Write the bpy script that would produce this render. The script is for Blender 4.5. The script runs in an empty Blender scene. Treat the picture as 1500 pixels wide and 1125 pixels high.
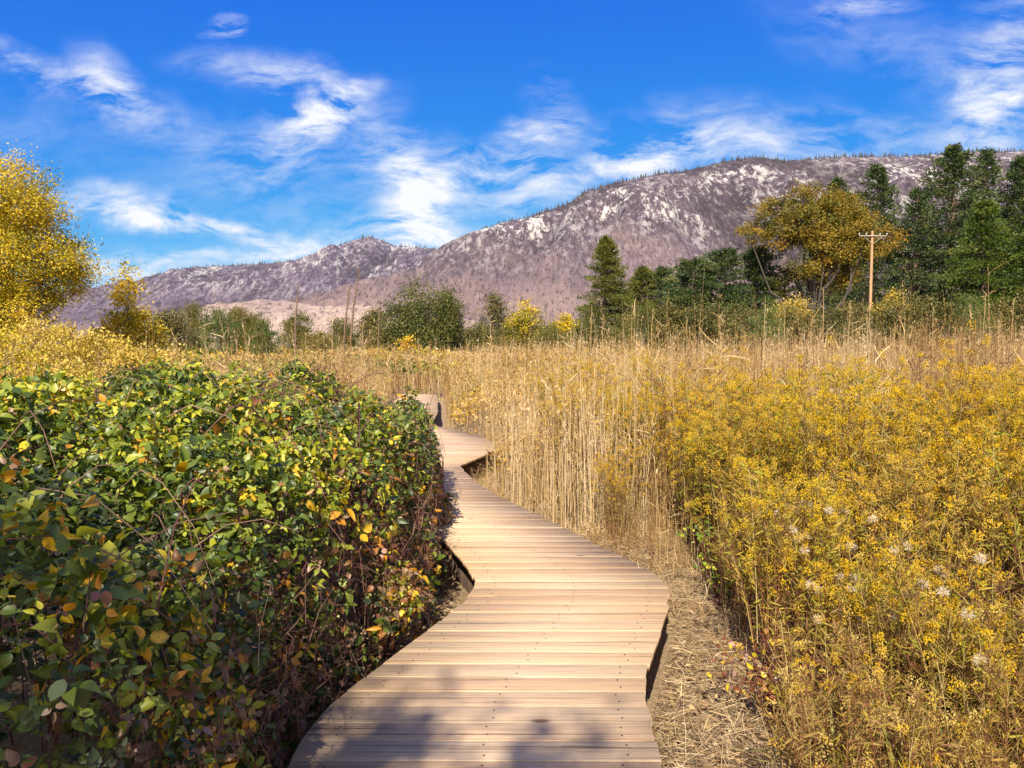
import bpy, math
import numpy as np
from mathutils import Vector

R8 = math.radians
C = bpy.context.scene.collection
SC = bpy.context.scene
rng = np.random.default_rng(11)

# ------------------------------------------------------------------ camera
CAM_Z, DECK_Z, FPX, PITCH = 1.90, 0.25, 1100.0, R8(3.4)
cam_data = bpy.data.cameras.new("camera")
cam_data.sensor_width = 36.0
cam_data.lens = 36.0 * FPX / 1500.0
cam_data.clip_start, cam_data.clip_end = 0.05, 20000.0
cam = bpy.data.objects.new("camera", cam_data)
cam.location = (0, 0, CAM_Z)
cam.rotation_euler = (R8(90) - PITCH, 0, 0)
C.objects.link(cam)
SC.camera = cam


def ray(px, py):
    a, b = (px - 750.0) / FPX, (562.5 - py) / FPX
    return np.array([a, math.cos(PITCH) + b * math.sin(PITCH), -math.sin(PITCH) + b * math.cos(PITCH)])


def at(px, py, Y):
    d = ray(px, py)
    return np.array([0, 0, CAM_Z]) + d * (Y / d[1])


def on_plane(px, py, z):
    d = ray(px, py)
    return np.array([0, 0, CAM_Z]) + d * ((z - CAM_Z) / d[2])


# ------------------------------------------------------------------ light
SUN_EL, SUN_BACK_LEFT = R8(42), R8(11)
S = Vector((-math.sin(SUN_BACK_LEFT) * math.cos(SUN_EL), -math.cos(SUN_BACK_LEFT) * math.cos(SUN_EL), math.sin(SUN_EL)))
sun_data = bpy.data.lights.new("sun", 'SUN')
sun_data.energy, sun_data.angle, sun_data.color = 5.0, R8(0.53), (1.0, 0.90, 0.74)
sun = bpy.data.objects.new("sun", sun_data)
sun.rotation_euler = S.to_track_quat('Z', 'Y').to_euler()
C.objects.link(sun)

SC.view_settings.view_transform = 'Standard'
SC.view_settings.look = 'None'
SC.view_settings.gamma = 1.0
SC.view_settings.exposure = 1.05
SC.cycles.max_bounces = 7
SC.cycles.diffuse_bounces = 3
SC.cycles.transmission_bounces = 4
SC.cycles.glossy_bounces = 2
SC.cycles.volume_bounces = 0
SC.cycles.caustics_reflective = False
SC.cycles.caustics_refractive = False

world = bpy.data.worlds.new("World")
SC.world = world
world.use_nodes = True
wt = world.node_tree
wt.nodes.clear()
WL = wt.links.new


def wn(t, **kw):
    n = wt.nodes.new(t)
    for k, v in kw.items():
        setattr(n, k, v)
    return n


def wmath(op, a, b=None, clamp=False):
    n = wn('ShaderNodeMath', operation=op, use_clamp=clamp)
    for i, v in enumerate((a, b)):
        if v is None:
            continue
        if isinstance(v, (int, float)):
            n.inputs[i].default_value = v
        else:
            WL(v, n.inputs[i])
    return n.outputs[0]


sky = wn('ShaderNodeTexSky', sky_type='NISHITA', sun_disc=False)
sky.sun_elevation = SUN_EL
sky.sun_rotation = math.atan2(S.x, S.y)
sky.altitude, sky.air_density, sky.dust_density, sky.ozone_density = 1500.0, 1.0, 0.3, 3.0
# deepen the clear blue channel by channel (a polarised-looking autumn sky)
srgb = wn('ShaderNodeSeparateColor')
WL(sky.outputs[0], srgb.inputs[0])
hsv = wn('ShaderNodeCombineColor')
KS, KV = 0.1516, 0.1284
for i_, (pw, co, top_) in enumerate(((3.6, 0.70, 0.9), (1.0, 0.56, 1.0), (0.17, 0.90, 1.0))):
    v_ = wmath('MULTIPLY', wmath('POWER', wmath('MULTIPLY', srgb.outputs[i_], KS), pw), co)
    WL(wmath('MULTIPLY', wmath('MINIMUM', v_, top_), 1.0 / KV), hsv.inputs[i_])
tc = wn('ShaderNodeTexCoord')
sep = wn('ShaderNodeSeparateXYZ')
WL(tc.outputs['Generated'], sep.inputs[0])
yy = wmath('MAXIMUM', wmath('ABSOLUTE', sep.outputs[1]), 0.05)
comb = wn('ShaderNodeCombineXYZ')
WL(wmath('DIVIDE', sep.outputs[0], yy), comb.inputs[0])
WL(wmath('DIVIDE', sep.outputs[2], yy), comb.inputs[1])
UV = comb.outputs[0]


def wnoise(vec, scale, detail, rough, dist=0.0, out='Fac'):
    n = wn('ShaderNodeTexNoise')
    n.inputs['Scale'].default_value = scale
    n.inputs['Detail'].default_value = detail
    n.inputs['Roughness'].default_value = rough
    n.inputs['Distortion'].default_value = dist
    WL(vec, n.inputs['Vector'])
    return n.outputs[out]


def warp(vec, scale, amt, detail=3):
    c = wnoise(vec, scale, detail, 0.6, out='Color')
    s1 = wn('ShaderNodeVectorMath', operation='SUBTRACT')
    WL(c, s1.inputs[0])
    s1.inputs[1].default_value = (0.5, 0.5, 0.5)
    s2 = wn('ShaderNodeVectorMath', operation='MULTIPLY')
    WL(s1.outputs[0], s2.inputs[0])
    s2.inputs[1].default_value = (amt, amt, 0.0)
    s3 = wn('ShaderNodeVectorMath', operation='ADD')
    WL(vec, s3.inputs[0])
    WL(s2.outputs[0], s3.inputs[1])
    return s3.outputs[0]


W1 = warp(warp(UV, 5.0, 0.085), 16.0, 0.035, 5)
# centre px, centre py, half length px, half width px, tilt (down to the right), strength
CLOUDS = [
    (70, 105, 150, 26, 22, .50), (165, 125, 75, 45, 55, .50), (250, 190, 150, 42, 25, .28), (400, 112, 120, 34, 8, .62),
    (468, 172, 80, 30, -32, 1.0), (450, 195, 120, 60, -20, .40), (325, 41, 26, 14, -15, .8), (620, 262, 95, 62, 8, .85),
    (612, 320, 48, 90, -8, .75), (790, 190, 60, 26, -8, .85), (765, 270, 85, 55, 20, .75), (930, 246, 110, 36, -10, .75),
    (150, 298, 120, 28, 10, .75), (330, 336, 190, 20, 9, 1.0), (360, 374, 120, 8, -3, .65), (190, 378, 110, 26, 6, .75),
    (585, 350, 130, 34, 0, .80), (1460, 150, 95, 75, -50, .95), (1262, 8, 65, 18, 0, .60), (1180, 205, 230, 50, 0, .30),
    (1330, 80, 200, 60, 20, .20), (1010, 205, 200, 60, -8, .35), (520, 410, 460, 55, 0, .35), (810, 140, 45, 30, 40, .22),
    (60, 190, 160, 60, 10, .14), (1100, 235, 420, 45, -3, .22), (1500, 40, 90, 60, -20, .35), (560, 215, 60, 50, 60, .25),
    (420, 290, 230, 70, 6, .22),
]
acc = None
for (cx, cy, hl, hw, tilt, st) in CLOUDS:
    d = ray(cx, cy)
    m = wn('ShaderNodeMapping', vector_type='TEXTURE')
    m.inputs['Location'].default_value = (d[0] / d[1], d[2] / d[1], 0)
    m.inputs['Rotation'].default_value = (0, 0, R8(-tilt))
    m.inputs['Scale'].default_value = (hl / FPX * 1.2, hw / FPX * 1.15, 1.0)
    WL(W1, m.inputs['Vector'])
    ln = wn('ShaderNodeVectorMath', operation='LENGTH')
    WL(m.outputs[0], ln.inputs[0])
    mr = wn('ShaderNodeMapRange', interpolation_type='SMOOTHSTEP')
    mr.inputs['From Min'].default_value, mr.inputs['From Max'].default_value = 1.25, 0.0
    mr.inputs['To Min'].default_value, mr.inputs['To Max'].default_value = 0.0, st
    WL(ln.outputs['Value'], mr.inputs['Value'])
    acc = mr.outputs[0] if acc is None else wmath('ADD', acc, mr.outputs[0])
stretch = wn('ShaderNodeMapping')
stretch.inputs['Rotation'].default_value = (0, 0, R8(14))
stretch.inputs['Scale'].default_value = (0.55, 1.6, 1.0)
WL(warp(UV, 4.0, 0.09), stretch.inputs['Vector'])
wisp = wnoise(stretch.outputs[0], 13.0, 12, 0.68, 0.25)
mrw = wn('ShaderNodeMapRange')
mrw.inputs['From Min'].default_value, mrw.inputs['From Max'].default_value = 0.40, 0.63
mrw.inputs['To Min'].default_value, mrw.inputs['To Max'].default_value = 0.0, 1.3
WL(wisp, mrw.inputs['Value'])
up_mask = wn('ShaderNodeMapRange')
up_mask.inputs['From Min'].default_value, up_mask.inputs['From Max'].default_value = -0.02, 0.05
WL(sep.outputs[1], up_mask.inputs['Value'])
cl = wmath('MULTIPLY', wmath('MULTIPLY', acc, mrw.outputs[0]), up_mask.outputs[0])
back = wn('ShaderNodeMapRange')      # unseen broken cloud behind the viewer, added to whiten the ambient light
back.inputs['From Min'].default_value, back.inputs['From Max'].default_value = 0.34, 0.55
back.inputs['To Max'].default_value = 1.0
WL(wnoise(tc.outputs['Generated'], 2.6, 6, 0.6, 0.4), back.inputs['Value'])
bk_mask = wn('ShaderNodeMapRange')
bk_mask.inputs['From Min'].default_value, bk_mask.inputs['From Max'].default_value = -0.02, -0.25
WL(sep.outputs[1], bk_mask.inputs['Value'])
cl = wmath('ADD', cl, wmath('MULTIPLY', back.outputs[0], bk_mask.outputs[0]))
cl = wmath('MULTIPLY', cl, 0.92, True)
mixc = wn('ShaderNodeMix', data_type='RGBA')
WL(cl, mixc.inputs[0])
WL(hsv.outputs[0], mixc.inputs[6])
mixc.inputs[7].default_value = (7.6, 7.8, 8.1, 1)
bg = wn('ShaderNodeBackground')
bg.inputs['Strength'].default_value = 0.062
WL(mixc.outputs[2], bg.inputs['Color'])
WL(bg.outputs[0], wn('ShaderNodeOutputWorld').inputs['Surface'])


# ------------------------------------------------------------------ helpers: materials
class NT:
    def __init__(s, name):
        s.m = bpy.data.materials.new(name)
        s.m.use_nodes = True
        s.t = s.m.node_tree
        s.b = s.t.nodes['Principled BSDF']
        s.out = s.t.nodes['Material Output']

    def n(s, t, **kw):
        x = s.t.nodes.new(t)
        for k, v in kw.items():
            setattr(x, k, v)
        return x

    def l(s, a, b):
        s.t.links.new(a, b)

    def attr(s, name):
        return s.n('ShaderNodeAttribute', attribute_name=name).outputs['Fac']

    def obj(s, scale=(1, 1, 1), rot=(0, 0, 0), loc=(0, 0, 0)):
        m = s.n('ShaderNodeMapping')
        m.inputs['Scale'].default_value = scale
        m.inputs['Rotation'].default_value = rot
        m.inputs['Location'].default_value = loc
        s.l(s.n('ShaderNodeTexCoord').outputs['Object'], m.inputs['Vector'])
        return m.outputs[0]

    def noise(s, vec, scale, detail=4, rough=0.55, dist=0.0):
        x = s.n('ShaderNodeTexNoise')
        x.inputs['Scale'].default_value, x.inputs['Detail'].default_value = scale, detail
        x.inputs['Roughness'].default_value, x.inputs['Distortion'].default_value = rough, dist
        s.l(vec, x.inputs['Vector'])
        return x.outputs['Fac']

    def ramp(s, fac, stops, interp='LINEAR'):
        r = s.n('ShaderNodeValToRGB')
        cr = r.color_ramp
        cr.interpolation = interp
        while len(cr.elements) < len(stops):
            cr.elements.new(0.5)
        for e, (p, c) in zip(cr.elements, stops):
            e.position = p
            e.color = (c[0], c[1], c[2], 1) if len(c) < 4 else c
        s.l(fac, r.inputs[0])
        return r.outputs[0]

    def rng(s, v, a, b, c=0.0, d=1.0):
        m = s.n('ShaderNodeMapRange')
        for k, x in zip(('From Min', 'From Max', 'To Min', 'To Max'), (a, b, c, d)):
            m.inputs[k].default_value = x
        s.l(v, m.inputs['Value'])
        return m.outputs[0]

    def math(s, op, a, b=None, clamp=False):
        n = s.n('ShaderNodeMath', operation=op, use_clamp=clamp)
        for i, v in enumerate((a, b)):
            if v is None:
                continue
            if isinstance(v, (int, float)):
                n.inputs[i].default_value = v
            else:
                s.l(v, n.inputs[i])
        return n.outputs[0]

    def mix(s, f, a, b, blend='MIX'):
        m = s.n('ShaderNodeMix', data_type='RGBA', blend_type=blend)
        if isinstance(f, (int, float)):
            m.inputs[0].default_value = f
        else:
            s.l(f, m.inputs[0])
        for i, v in ((6, a), (7, b)):
            if isinstance(v, tuple):
                m.inputs[i].default_value = (v[0], v[1], v[2], 1)
            else:
                s.l(v, m.inputs[i])
        return m.outputs[2]

    def bump(s, h, strength, dist):
        b = s.n('ShaderNodeBump')
        b.inputs['Strength'].default_value, b.inputs['Distance'].default_value = strength, dist
        s.l(h, b.inputs['Height'])
        s.l(b.outputs[0], s.b.inputs['Normal'])


def leaf_mat(name, stops, trans=0.35, rough=0.5, spec=0.35, vein=0.0, interp='LINEAR', own=None):
    k = NT(name)
    col = k.ramp(k.attr('tone'), stops, interp)
    if own:                                            # each plant a little greener, drier or paler than the next
        orn = k.n('ShaderNodeObjectInfo').outputs['Random']
        col = k.mix(k.rng(orn, .62, 1.0, 0, .75), col, own[0])
        col = k.mix(k.rng(orn, .38, 0.0, 0, .60), col, own[1])
    if vein:
        nz = k.noise(k.obj(), 38.0, 4, 0.6)
        col = k.mix(k.rng(nz, .35, .75, 0, vein), col, (0.20, 0.13, 0.05))
    k.l(col, k.b.inputs['Base Color'])
    k.b.inputs['Roughness'].default_value = rough
    k.b.inputs['Specular IOR Level'].default_value = spec
    if trans > 0:
        tr = k.n('ShaderNodeBsdfTranslucent')
        g = k.n('ShaderNodeHueSaturation')
        g.inputs['Saturation'].default_value, g.inputs['Value'].default_value = 1.1, 1.25
        k.l(col, g.inputs['Color'])
        k.l(g.outputs[0], tr.inputs['Color'])
        mx = k.n('ShaderNodeMixShader')
        mx.inputs[0].default_value = trans
        k.l(k.b.outputs[0], mx.inputs[1])
        k.l(tr.outputs[0], mx.inputs[2])
        k.l(mx.outputs[0], k.out.inputs['Surface'])
    return k.m


def bark_mat(name, c1, c2, scale=14.0, rough=0.85):
    k = NT(name)
    nz = k.noise(k.obj((1, 1, 0.18)), scale, 5, 0.65)
    k.l(k.ramp(nz, [(0.3, c1), (0.7, c2)]), k.b.inputs['Base Color'])
    k.b.inputs['Roughness'].default_value = rough
    k.bump(nz, 0.5, 0.02)
    return k.m


# ------------------------------------------------------------------ helpers: geometry
class Geo:
    def __init__(s):
        s.v, s.f, s.tone, s.n = [], [], [], 0

    def add(s, v, faces, tone=0.5):
        v = np.asarray(v, float).reshape(-1, 3)
        for f in faces:
            f = np.asarray(f, np.int64)
            if f.size:
                s.f.append(f + s.n)
        s.v.append(v)
        s.tone.append(np.broadcast_to(np.asarray(tone, float), (len(v),)))
        s.n += len(v)

    def build(s, name, mat, parent=None, smooth=False, extra=None):
        me = bpy.data.meshes.new(name)
        V = np.concatenate(s.v)
        me.vertices.add(len(V))
        me.vertices.foreach_set('co', V.astype(np.float32).ravel())
        idx = np.concatenate([f.ravel() for f in s.f])
        tot = np.concatenate([np.full(len(f), f.shape[1]) for f in s.f])
        start = np.concatenate([[0], np.cumsum(tot)[:-1]])
        me.loops.add(len(idx))
        me.loops.foreach_set('vertex_index', idx.astype(np.int32))
        me.polygons.add(len(tot))
        me.polygons.foreach_set('loop_start', start.astype(np.int32))
        if smooth:
            me.polygons.foreach_set('use_smooth', np.ones(len(tot), bool))
        me.update(calc_edges=True)
        a = me.attributes.new('tone', 'FLOAT', 'POINT')
        a.data.foreach_set('value', np.concatenate(s.tone).astype(np.float32))
        me.materials.append(mat)
        o = bpy.data.objects.new(name, me)
        C.objects.link(o)
        if parent is not None:
            o.parent = parent
        return o


def tag(o, label=None, cat=None, group=None, kind=None):
    for k, v in (('label', label), ('category', cat), ('group', group), ('kind', kind)):
        if v:
            o[k] = v
    return o


def thing(name, label, cat, loc=(0, 0, 0), rz=0.0, group=None):
    o = bpy.data.objects.new(name, None)
    o.empty_display_size = 0.1
    C.objects.link(o)
    o.location = loc
    o.rotation_euler = (0, 0, rz)
    return tag(o, label, cat, group)


def dup(root, loc, rz, scale=(1, 1, 1), label=None, group=None):
    r = root.copy()
    C.objects.link(r)
    r.location, r.rotation_euler, r.scale = loc, (0, 0, rz), scale
    tag(r, label, None, group)
    for ch in list(root.children):
        c = ch.copy()
        C.objects.link(c)
        c.parent = r
        for g in list(ch.children):
            d = g.copy()
            C.objects.link(d)
            d.parent = c
    return r


def unit(v):
    return v / np.maximum(np.linalg.norm(v, axis=-1, keepdims=True), 1e-9)


def rdir(n):
    return unit(rng.normal(size=(n, 3)))


def frames(axis, normal):
    """rotation matrices whose x column is the axis and z column lies near the normal"""
    x = unit(axis)
    y = unit(np.cross(normal, x))
    z = np.cross(x, y)
    return np.stack([x, y, z], axis=-1)


def place(g, tv, tf, pos, Rm, scale, tone):
    n, k = len(pos), len(tv)
    sc = np.asarray(scale, float)
    if sc.ndim == 1:
        sc = sc[:, None]
    loc = tv[None] * sc[:, None, :] if sc.shape[1] == 3 else tv[None] * sc[:, :, None]
    v = np.einsum('nij,nkj->nki', Rm, loc) + pos[:, None]
    off = (np.arange(n) * k)[:, None, None]
    fs = [(np.asarray(f)[None] + off).reshape(-1, np.asarray(f).shape[1]) for f in tf if len(f)]
    g.add(v.reshape(-1, 3), fs, np.repeat(tone, k))


def tubes(g, P, rad, sides=4, tone=0.5, ref=None):
    """N polylines P (N,k,3) with radii (N,k) grown to open tubes"""
    P = np.asarray(P, float)
    N, k, _ = P.shape
    rad = np.broadcast_to(np.asarray(rad, float), (N, k))
    T = unit(np.gradient(P, axis=1))
    if ref is None:
        ref = unit(np.cross(P[:, -1] - P[:, 0], rdir(N)))
    U = unit(np.cross(T, ref[:, None] + 1e-6))
    W = np.cross(T, U)
    a = np.arange(sides) * 2 * np.pi / sides
    ring = U[:, :, None] * np.cos(a)[None, None, :, None] + W[:, :, None] * np.sin(a)[None, None, :, None]
    V = P[:, :, None] + ring * rad[:, :, None, None]
    i = np.arange(k - 1)[:, None]
    j = np.arange(sides)[None]
    q = np.stack([i * sides + j, i * sides + (j + 1) % sides, (i + 1) * sides + (j + 1) % sides, (i + 1) * sides + j], -1).reshape(-1, 4)
    F = (q[None] + (np.arange(N) * k * sides)[:, None, None]).reshape(-1, 4)
    tone = np.repeat(np.broadcast_to(np.asarray(tone, float), (N,)), k * sides)
    g.add(V.reshape(-1, 3), [F], tone)


def box(g, lo, hi, tone=0.5):
    x0, y0, z0 = lo
    x1, y1, z1 = hi
    v = [(x0, y0, z0), (x1, y0, z0), (x1, y1, z0), (x0, y1, z0), (x0, y0, z1), (x1, y0, z1), (x1, y1, z1), (x0, y1, z1)]
    g.add(v, [[(0, 3, 2, 1), (4, 5, 6, 7), (0, 1, 5, 4), (1, 2, 6, 5), (2, 3, 7, 6), (3, 0, 4, 7)]], tone)


def hash2(ix, iy, seed):
    h = (ix.astype(np.int64) * 374761393 + iy.astype(np.int64) * 668265263 + seed * 1442695041) & 0xffffffff
    h = ((h ^ (h >> 13)) * 1274126177) & 0xffffffff
    return ((h ^ (h >> 16)) & 0xffff) / 65535.0


def vnoise(x, y, seed=0):
    ix, iy = np.floor(x), np.floor(y)
    fx, fy = x - ix, y - iy
    ux, uy = fx * fx * fx * (fx * (fx * 6 - 15) + 10), fy * fy * fy * (fy * (fy * 6 - 15) + 10)
    a, b = hash2(ix, iy, seed), hash2(ix + 1, iy, seed)
    c, d = hash2(ix, iy + 1, seed), hash2(ix + 1, iy + 1, seed)
    return (a * (1 - ux) + b * ux) * (1 - uy) + (c * (1 - ux) + d * ux) * uy


def fbm(x, y, oct=5, seed=0, ridged=False, gain=0.5):
    s, a, t = 0.0, 1.0, 0.0
    for o in range(oct):
        n = vnoise(x * 2 ** o + 17.3 * o, y * 2 ** o - 9.1 * o, seed + o)
        s = s + a * ((1 - np.abs(2 * n - 1)) if ridged else n)
        t += a
        a *= gain
    return s / t


def leaf_template(stations, fold=0.25, droop=0.15):
    """stations [(t, half width)]: a folded blade along +x, length 1"""
    v, q, t3 = [(0, 0, 0)], [], []
    for (t, w) in stations:
        z = -droop * t * t
        v += [(t, 0, z), (t, w, z + fold * w), (t, -w, z + fold * w)]
    v.append((1, 0, -droop))
    t3 += [(0, 1, 2), (0, 3, 1)]
    for i in range(len(stations) - 1):
        a, b = 1 + 3 * i, 4 + 3 * i
        q += [(a, b, b + 1, a + 1), (a, a + 2, b + 2, b)]
    e, tip = 1 + 3 * (len(stations) - 1), len(v) - 1
    t3 += [(e, tip, e + 1), (e, e + 2, tip)]
    return np.array(v, float), [np.array(q, int).reshape(-1, 4), np.array(t3)]


BROAD = leaf_template([(.10, .17), (.22, .26), (.26, .25), (.40, .315), (.44, .295), (.58, .275), (.62, .25), (.76, .17), (.80, .15), (.92, .05)], 0.3, 0.18)
OVAL = leaf_template([(.28, .27), (.65, .24)], 0.3, 0.15)
STRAP = leaf_template([(.35, .055), (.7, .045)], 0.5, 0.35)
CHIP_V = np.array([(0, 0, 0), (.5, .33, .07), (1, 0, -.05), (.5, -.33, .07)], float)
CHIP = (CHIP_V, [np.array([(0, 1, 2, 3)])])
TUFT_V = np.array([(0, 0, 0), (.45, .16, .02), (1, 0, 0), (.45, -.16, .02), (.05, 0, -.02), (.5, .02, .17), (.95, 0, .05), (.5, -.02, -.17)], float)
TUFT = (TUFT_V, [np.array([(0, 1, 2, 3), (4, 5, 6, 7)])])


# ------------------------------------------------------------------ outline of the boardwalk
LEFT_PX = [(380, 1200), (420, 1125), (440, 1085), (480, 1035), (545, 985), (590, 950), (640, 915), (675, 885), (692, 866), (697, 853), (691, 838), (674, 815), (655, 795), (636, 778),
           (596, 758), (560, 738), (532, 712), (522, 690), (535, 672), (590, 656), (618, 643), (612, 632), (590, 622), (566, 611), (570, 600), (578, 588), (588, 577)]
RIGHT_PX = [(985, 1200), (970, 1125), (955, 1060), (944, 1015), (948, 975), (965, 930), (980, 885), (982, 862), (960, 840), (925, 822), (880, 800), (820, 770), (770, 745), (730, 727), (700, 709), (682, 692), (673, 681),
            (702, 669), (722, 660), (726, 650), (708, 640), (672, 632), (640, 624), (634, 616), (641, 604), (641, 590), (641, 580), (640, 577)]


def edge(pts):
    P = np.array([on_plane(x, y, DECK_Z) for x, y in pts])
    Yd = np.linspace(1.2, P[-1, 1], 900)
    Xd = np.interp(Yd, P[:, 1], P[:, 0])
    ker = np.exp(-np.linspace(-2, 2, 15) ** 2)
    ker /= ker.sum()
    return Yd, np.convolve(np.pad(Xd, 7, mode='edge'), ker, 'valid')


LY, LX = edge(LEFT_PX)
RY, RX = edge(RIGHT_PX)
Lx = lambda y: np.interp(y, LY, LX)
Rx = lambda y: np.interp(y, RY, RX)
Y_END = min(LY[-1], RY[-1])


def ground_z(X, Y):
    z = (fbm(X * .8, Y * .8, 4, 3) - .5) * .12 + (fbm(X * 5, Y * 5, 3, 9) - .5) * .04
    d = np.maximum(np.maximum(Lx(Y) - X, X - Rx(Y)), 0)
    return z - np.where((Y > 0) & (Y < Y_END), .09 * np.exp(-(d / .30) ** 2), 0)


# ------------------------------------------------------------------ ground and mountains
k = NT("soil_and_straw")
o1 = k.obj()
n1 = k.noise(o1, 2.2, 6, 0.65)
n2 = k.noise(o1, 45.0, 5, 0.7)
n3 = k.noise(k.obj((0.02, 0.02, 0.02)), 3.0, 5, 0.6)
c = k.ramp(n2, [(0.25, (0.09, 0.055, 0.03)), (0.48, (0.23, 0.155, 0.085)), (0.75, (0.42, 0.31, 0.18))])
c = k.mix(k.rng(n1, .35, .7, 0, .6), c, (0.33, 0.235, 0.13))
c = k.mix(k.rng(n3, .4, .7, 0, .5), c, (0.38, 0.27, 0.13))
k.l(c, k.b.inputs['Base Color'])
k.b.inputs['Roughness'].default_value = 0.95
k.bump(n2, 0.9, 0.03)
M_GROUND = k.m
ax = np.concatenate([-np.geomspace(8000, 12, 26), np.linspace(-11, 11, 150), np.geomspace(12, 8000, 26)])
ay = np.concatenate([-np.geomspace(6000, 6, 16), np.linspace(-5, 22, 170), np.geomspace(23, 9000, 34)])
GX, GY = np.meshgrid(ax, ay, indexing='ij')
GZ = ground_z(GX, GY)
GZ = np.where((np.abs(GX) > 60) | (GY > 60) | (GY < -30), -0.02, GZ)


def grid_faces(nx, ny):
    i, j = np.meshgrid(np.arange(nx - 1), np.arange(ny - 1), indexing='ij')
    a = (i * ny + j).ravel()
    return np.stack([a, a + ny, a + ny + 1, a + 1], -1)


g = Geo()
g.add(np.stack([GX, GY, GZ], -1), [grid_faces(len(ax), len(ay))])
tag(g.build("ground", M_GROUND, smooth=True), "dry soil and straw beside the boardwalk", "ground", kind="structure")


def mountain_mat(name, burnt, tan, rock, tan_lo, tan_hi, rock_lo, rock_hi):
    k = NT(name)
    P = k.obj()
    z = k.n('ShaderNodeSeparateXYZ')
    k.l(P, z.inputs[0])
    big = k.noise(k.obj((1, 0.25, 0.9)), 0.0055, 5, 0.6, 0.4)
    mid = k.noise(k.obj((1, 0.14, 0.40)), 0.026, 6, 0.70, 0.5)
    fine = k.noise(k.obj((1, 0.18, 0.50)), 0.075, 6, 0.85)
    c = k.mix(k.rng(fine, .38, .62), tuple(x * .7 for x in burnt), tuple(x * 2.0 for x in burnt))
    crestn = k.attr('tone')          # 0 in the gullies, 1 on the spurs: dark gully colour paints brush and fold shade
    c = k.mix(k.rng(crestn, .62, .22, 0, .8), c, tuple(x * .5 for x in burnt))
    # pinkish bare lower slopes
    lowz = k.math('ADD', z.outputs[2], k.rng(big, .3, .7, -110, 110))
    low = k.rng(lowz, tan_hi, tan_lo, 0, 1)
    c = k.mix(k.math('MULTIPLY', low, k.math('MULTIPLY', k.rng(mid, .3, .6, .45, 1.0), k.rng(crestn, .2, .6, .35, 1.0))), c, tan)
    # pale granite outcrops, streaked down the slope
    hi = k.math('MULTIPLY', k.rng(z.outputs[2], rock_lo, rock_hi, 0, 1), k.math('MULTIPLY', k.rng(big, .38, .58, .30, 1.0), k.rng(crestn, .2, .6, .25, 1.0)))
    outcrop = k.math('MULTIPLY', k.rng(k.math('ADD', k.math('MULTIPLY', mid, .36), k.math('MULTIPLY', fine, .64)), .505, .54), hi)
    c = k.mix(outcrop, c, rock)
    # charred brush and scattered dark shrubs
    speck = k.noise(k.obj((1, 0.2, 0.35)), 0.15, 4, 0.75)
    c = k.mix(k.rng(speck, .53, .62, 0, .8), c, (0.045, 0.038, 0.048))
    k.l(c, k.b.inputs['Base Color'])
    k.b.inputs['Roughness'].default_value = 1.0
    k.b.inputs['Specular IOR Level'].default_value = 0.1
    k.bump(k.math('ADD', mid, k.math('MULTIPLY', fine, .5)), 0.9, 12.0)
    return k.m


def ridge_profile(pts, Y):
    P = np.array([at(x, y, Y) for x, y in pts])
    return P[:, 0], P[:, 2]


def mountain(name, label, crest, Yc, Yf, back, xr, nx, ny, amp, mat, seed, power=0.85):
    amp = amp * 1.9
    cx, cz = ridge_profile(crest, Yc)
    X = np.linspace(xr[0], xr[1], nx)
    T = np.concatenate([np.linspace(0, 1, ny), 1 + np.linspace(0, 1, ny // 5)[1:]])
    H = np.interp(X, cx, cz)
    XX, TT = np.meshgrid(X, T, indexing='ij')
    HH = np.broadcast_to(H[:, None], XX.shape)
    foot = Yf + 160 * (fbm(X / 420, X * 0, 3, seed + 40) - .5)
    t = np.minimum(TT, 1.0)
    YY = np.where(TT <= 1, foot[:, None] + (Yc - foot[:, None]) * t, Yc + back * (TT - 1))
    prof = np.where(TT <= 1, t ** power, 1 - 0.8 * (TT - 1) ** 1.3)
    spur = fbm(XX / 300 + .25 * fbm(XX / 200, YY / 200, 3, seed + 7), YY / 900, 5, seed, True, 0.52)
    rough = fbm(XX / 60, YY / 75, 5, seed + 20, False, 0.6)
    env = np.clip(np.sin(np.pi * np.clip(TT, 0, 1)), 0, 1) ** 1.25
    Z = HH * prof + env * np.minimum(HH, 420) * amp * (spur - .62) + (rough - .5) * 26 * np.clip(TT * 4, 0, 1) * np.clip(1.15 - t, .25, 1)
    Z += (fbm(XX / 18, YY / 18, 3, seed + 31) - .5) * 9 * np.clip(TT * 4, 0, 1)
    Z += env * (fbm(XX / 85 + .4 * fbm(XX / 120, YY / 160, 2, seed + 9), YY / 260, 4, seed + 50, True, .55) - .6) * 55
    lim = HH * (YY / Yc) - 14 * (1 - t)             # no spur stands higher than the main crest line
    Z = np.where(TT < 1, lim - 12 * np.logaddexp(0, (lim - Z) / 12) + 8.3 * np.clip(t * 2, 0, 1), Z)
    Z = Z - 4 * np.clip(1 - TT * 30, 0, 1)
    g = Geo()
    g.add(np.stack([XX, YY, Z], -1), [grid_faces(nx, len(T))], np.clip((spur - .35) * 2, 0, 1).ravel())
    tag(g.build(name, mat, smooth=True), label, "mountain", kind="structure")
    return X, T, XX, YY, Z


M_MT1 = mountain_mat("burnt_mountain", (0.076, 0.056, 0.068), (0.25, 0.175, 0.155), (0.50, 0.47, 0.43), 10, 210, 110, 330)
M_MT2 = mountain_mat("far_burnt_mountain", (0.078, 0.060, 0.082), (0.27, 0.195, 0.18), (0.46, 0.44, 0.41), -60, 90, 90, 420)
M_MT3 = mountain_mat("bare_foothill", (0.20, 0.145, 0.125), (0.42, 0.31, 0.25), (0.55, 0.47, 0.42), 60, 200, 300, 500)

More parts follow.
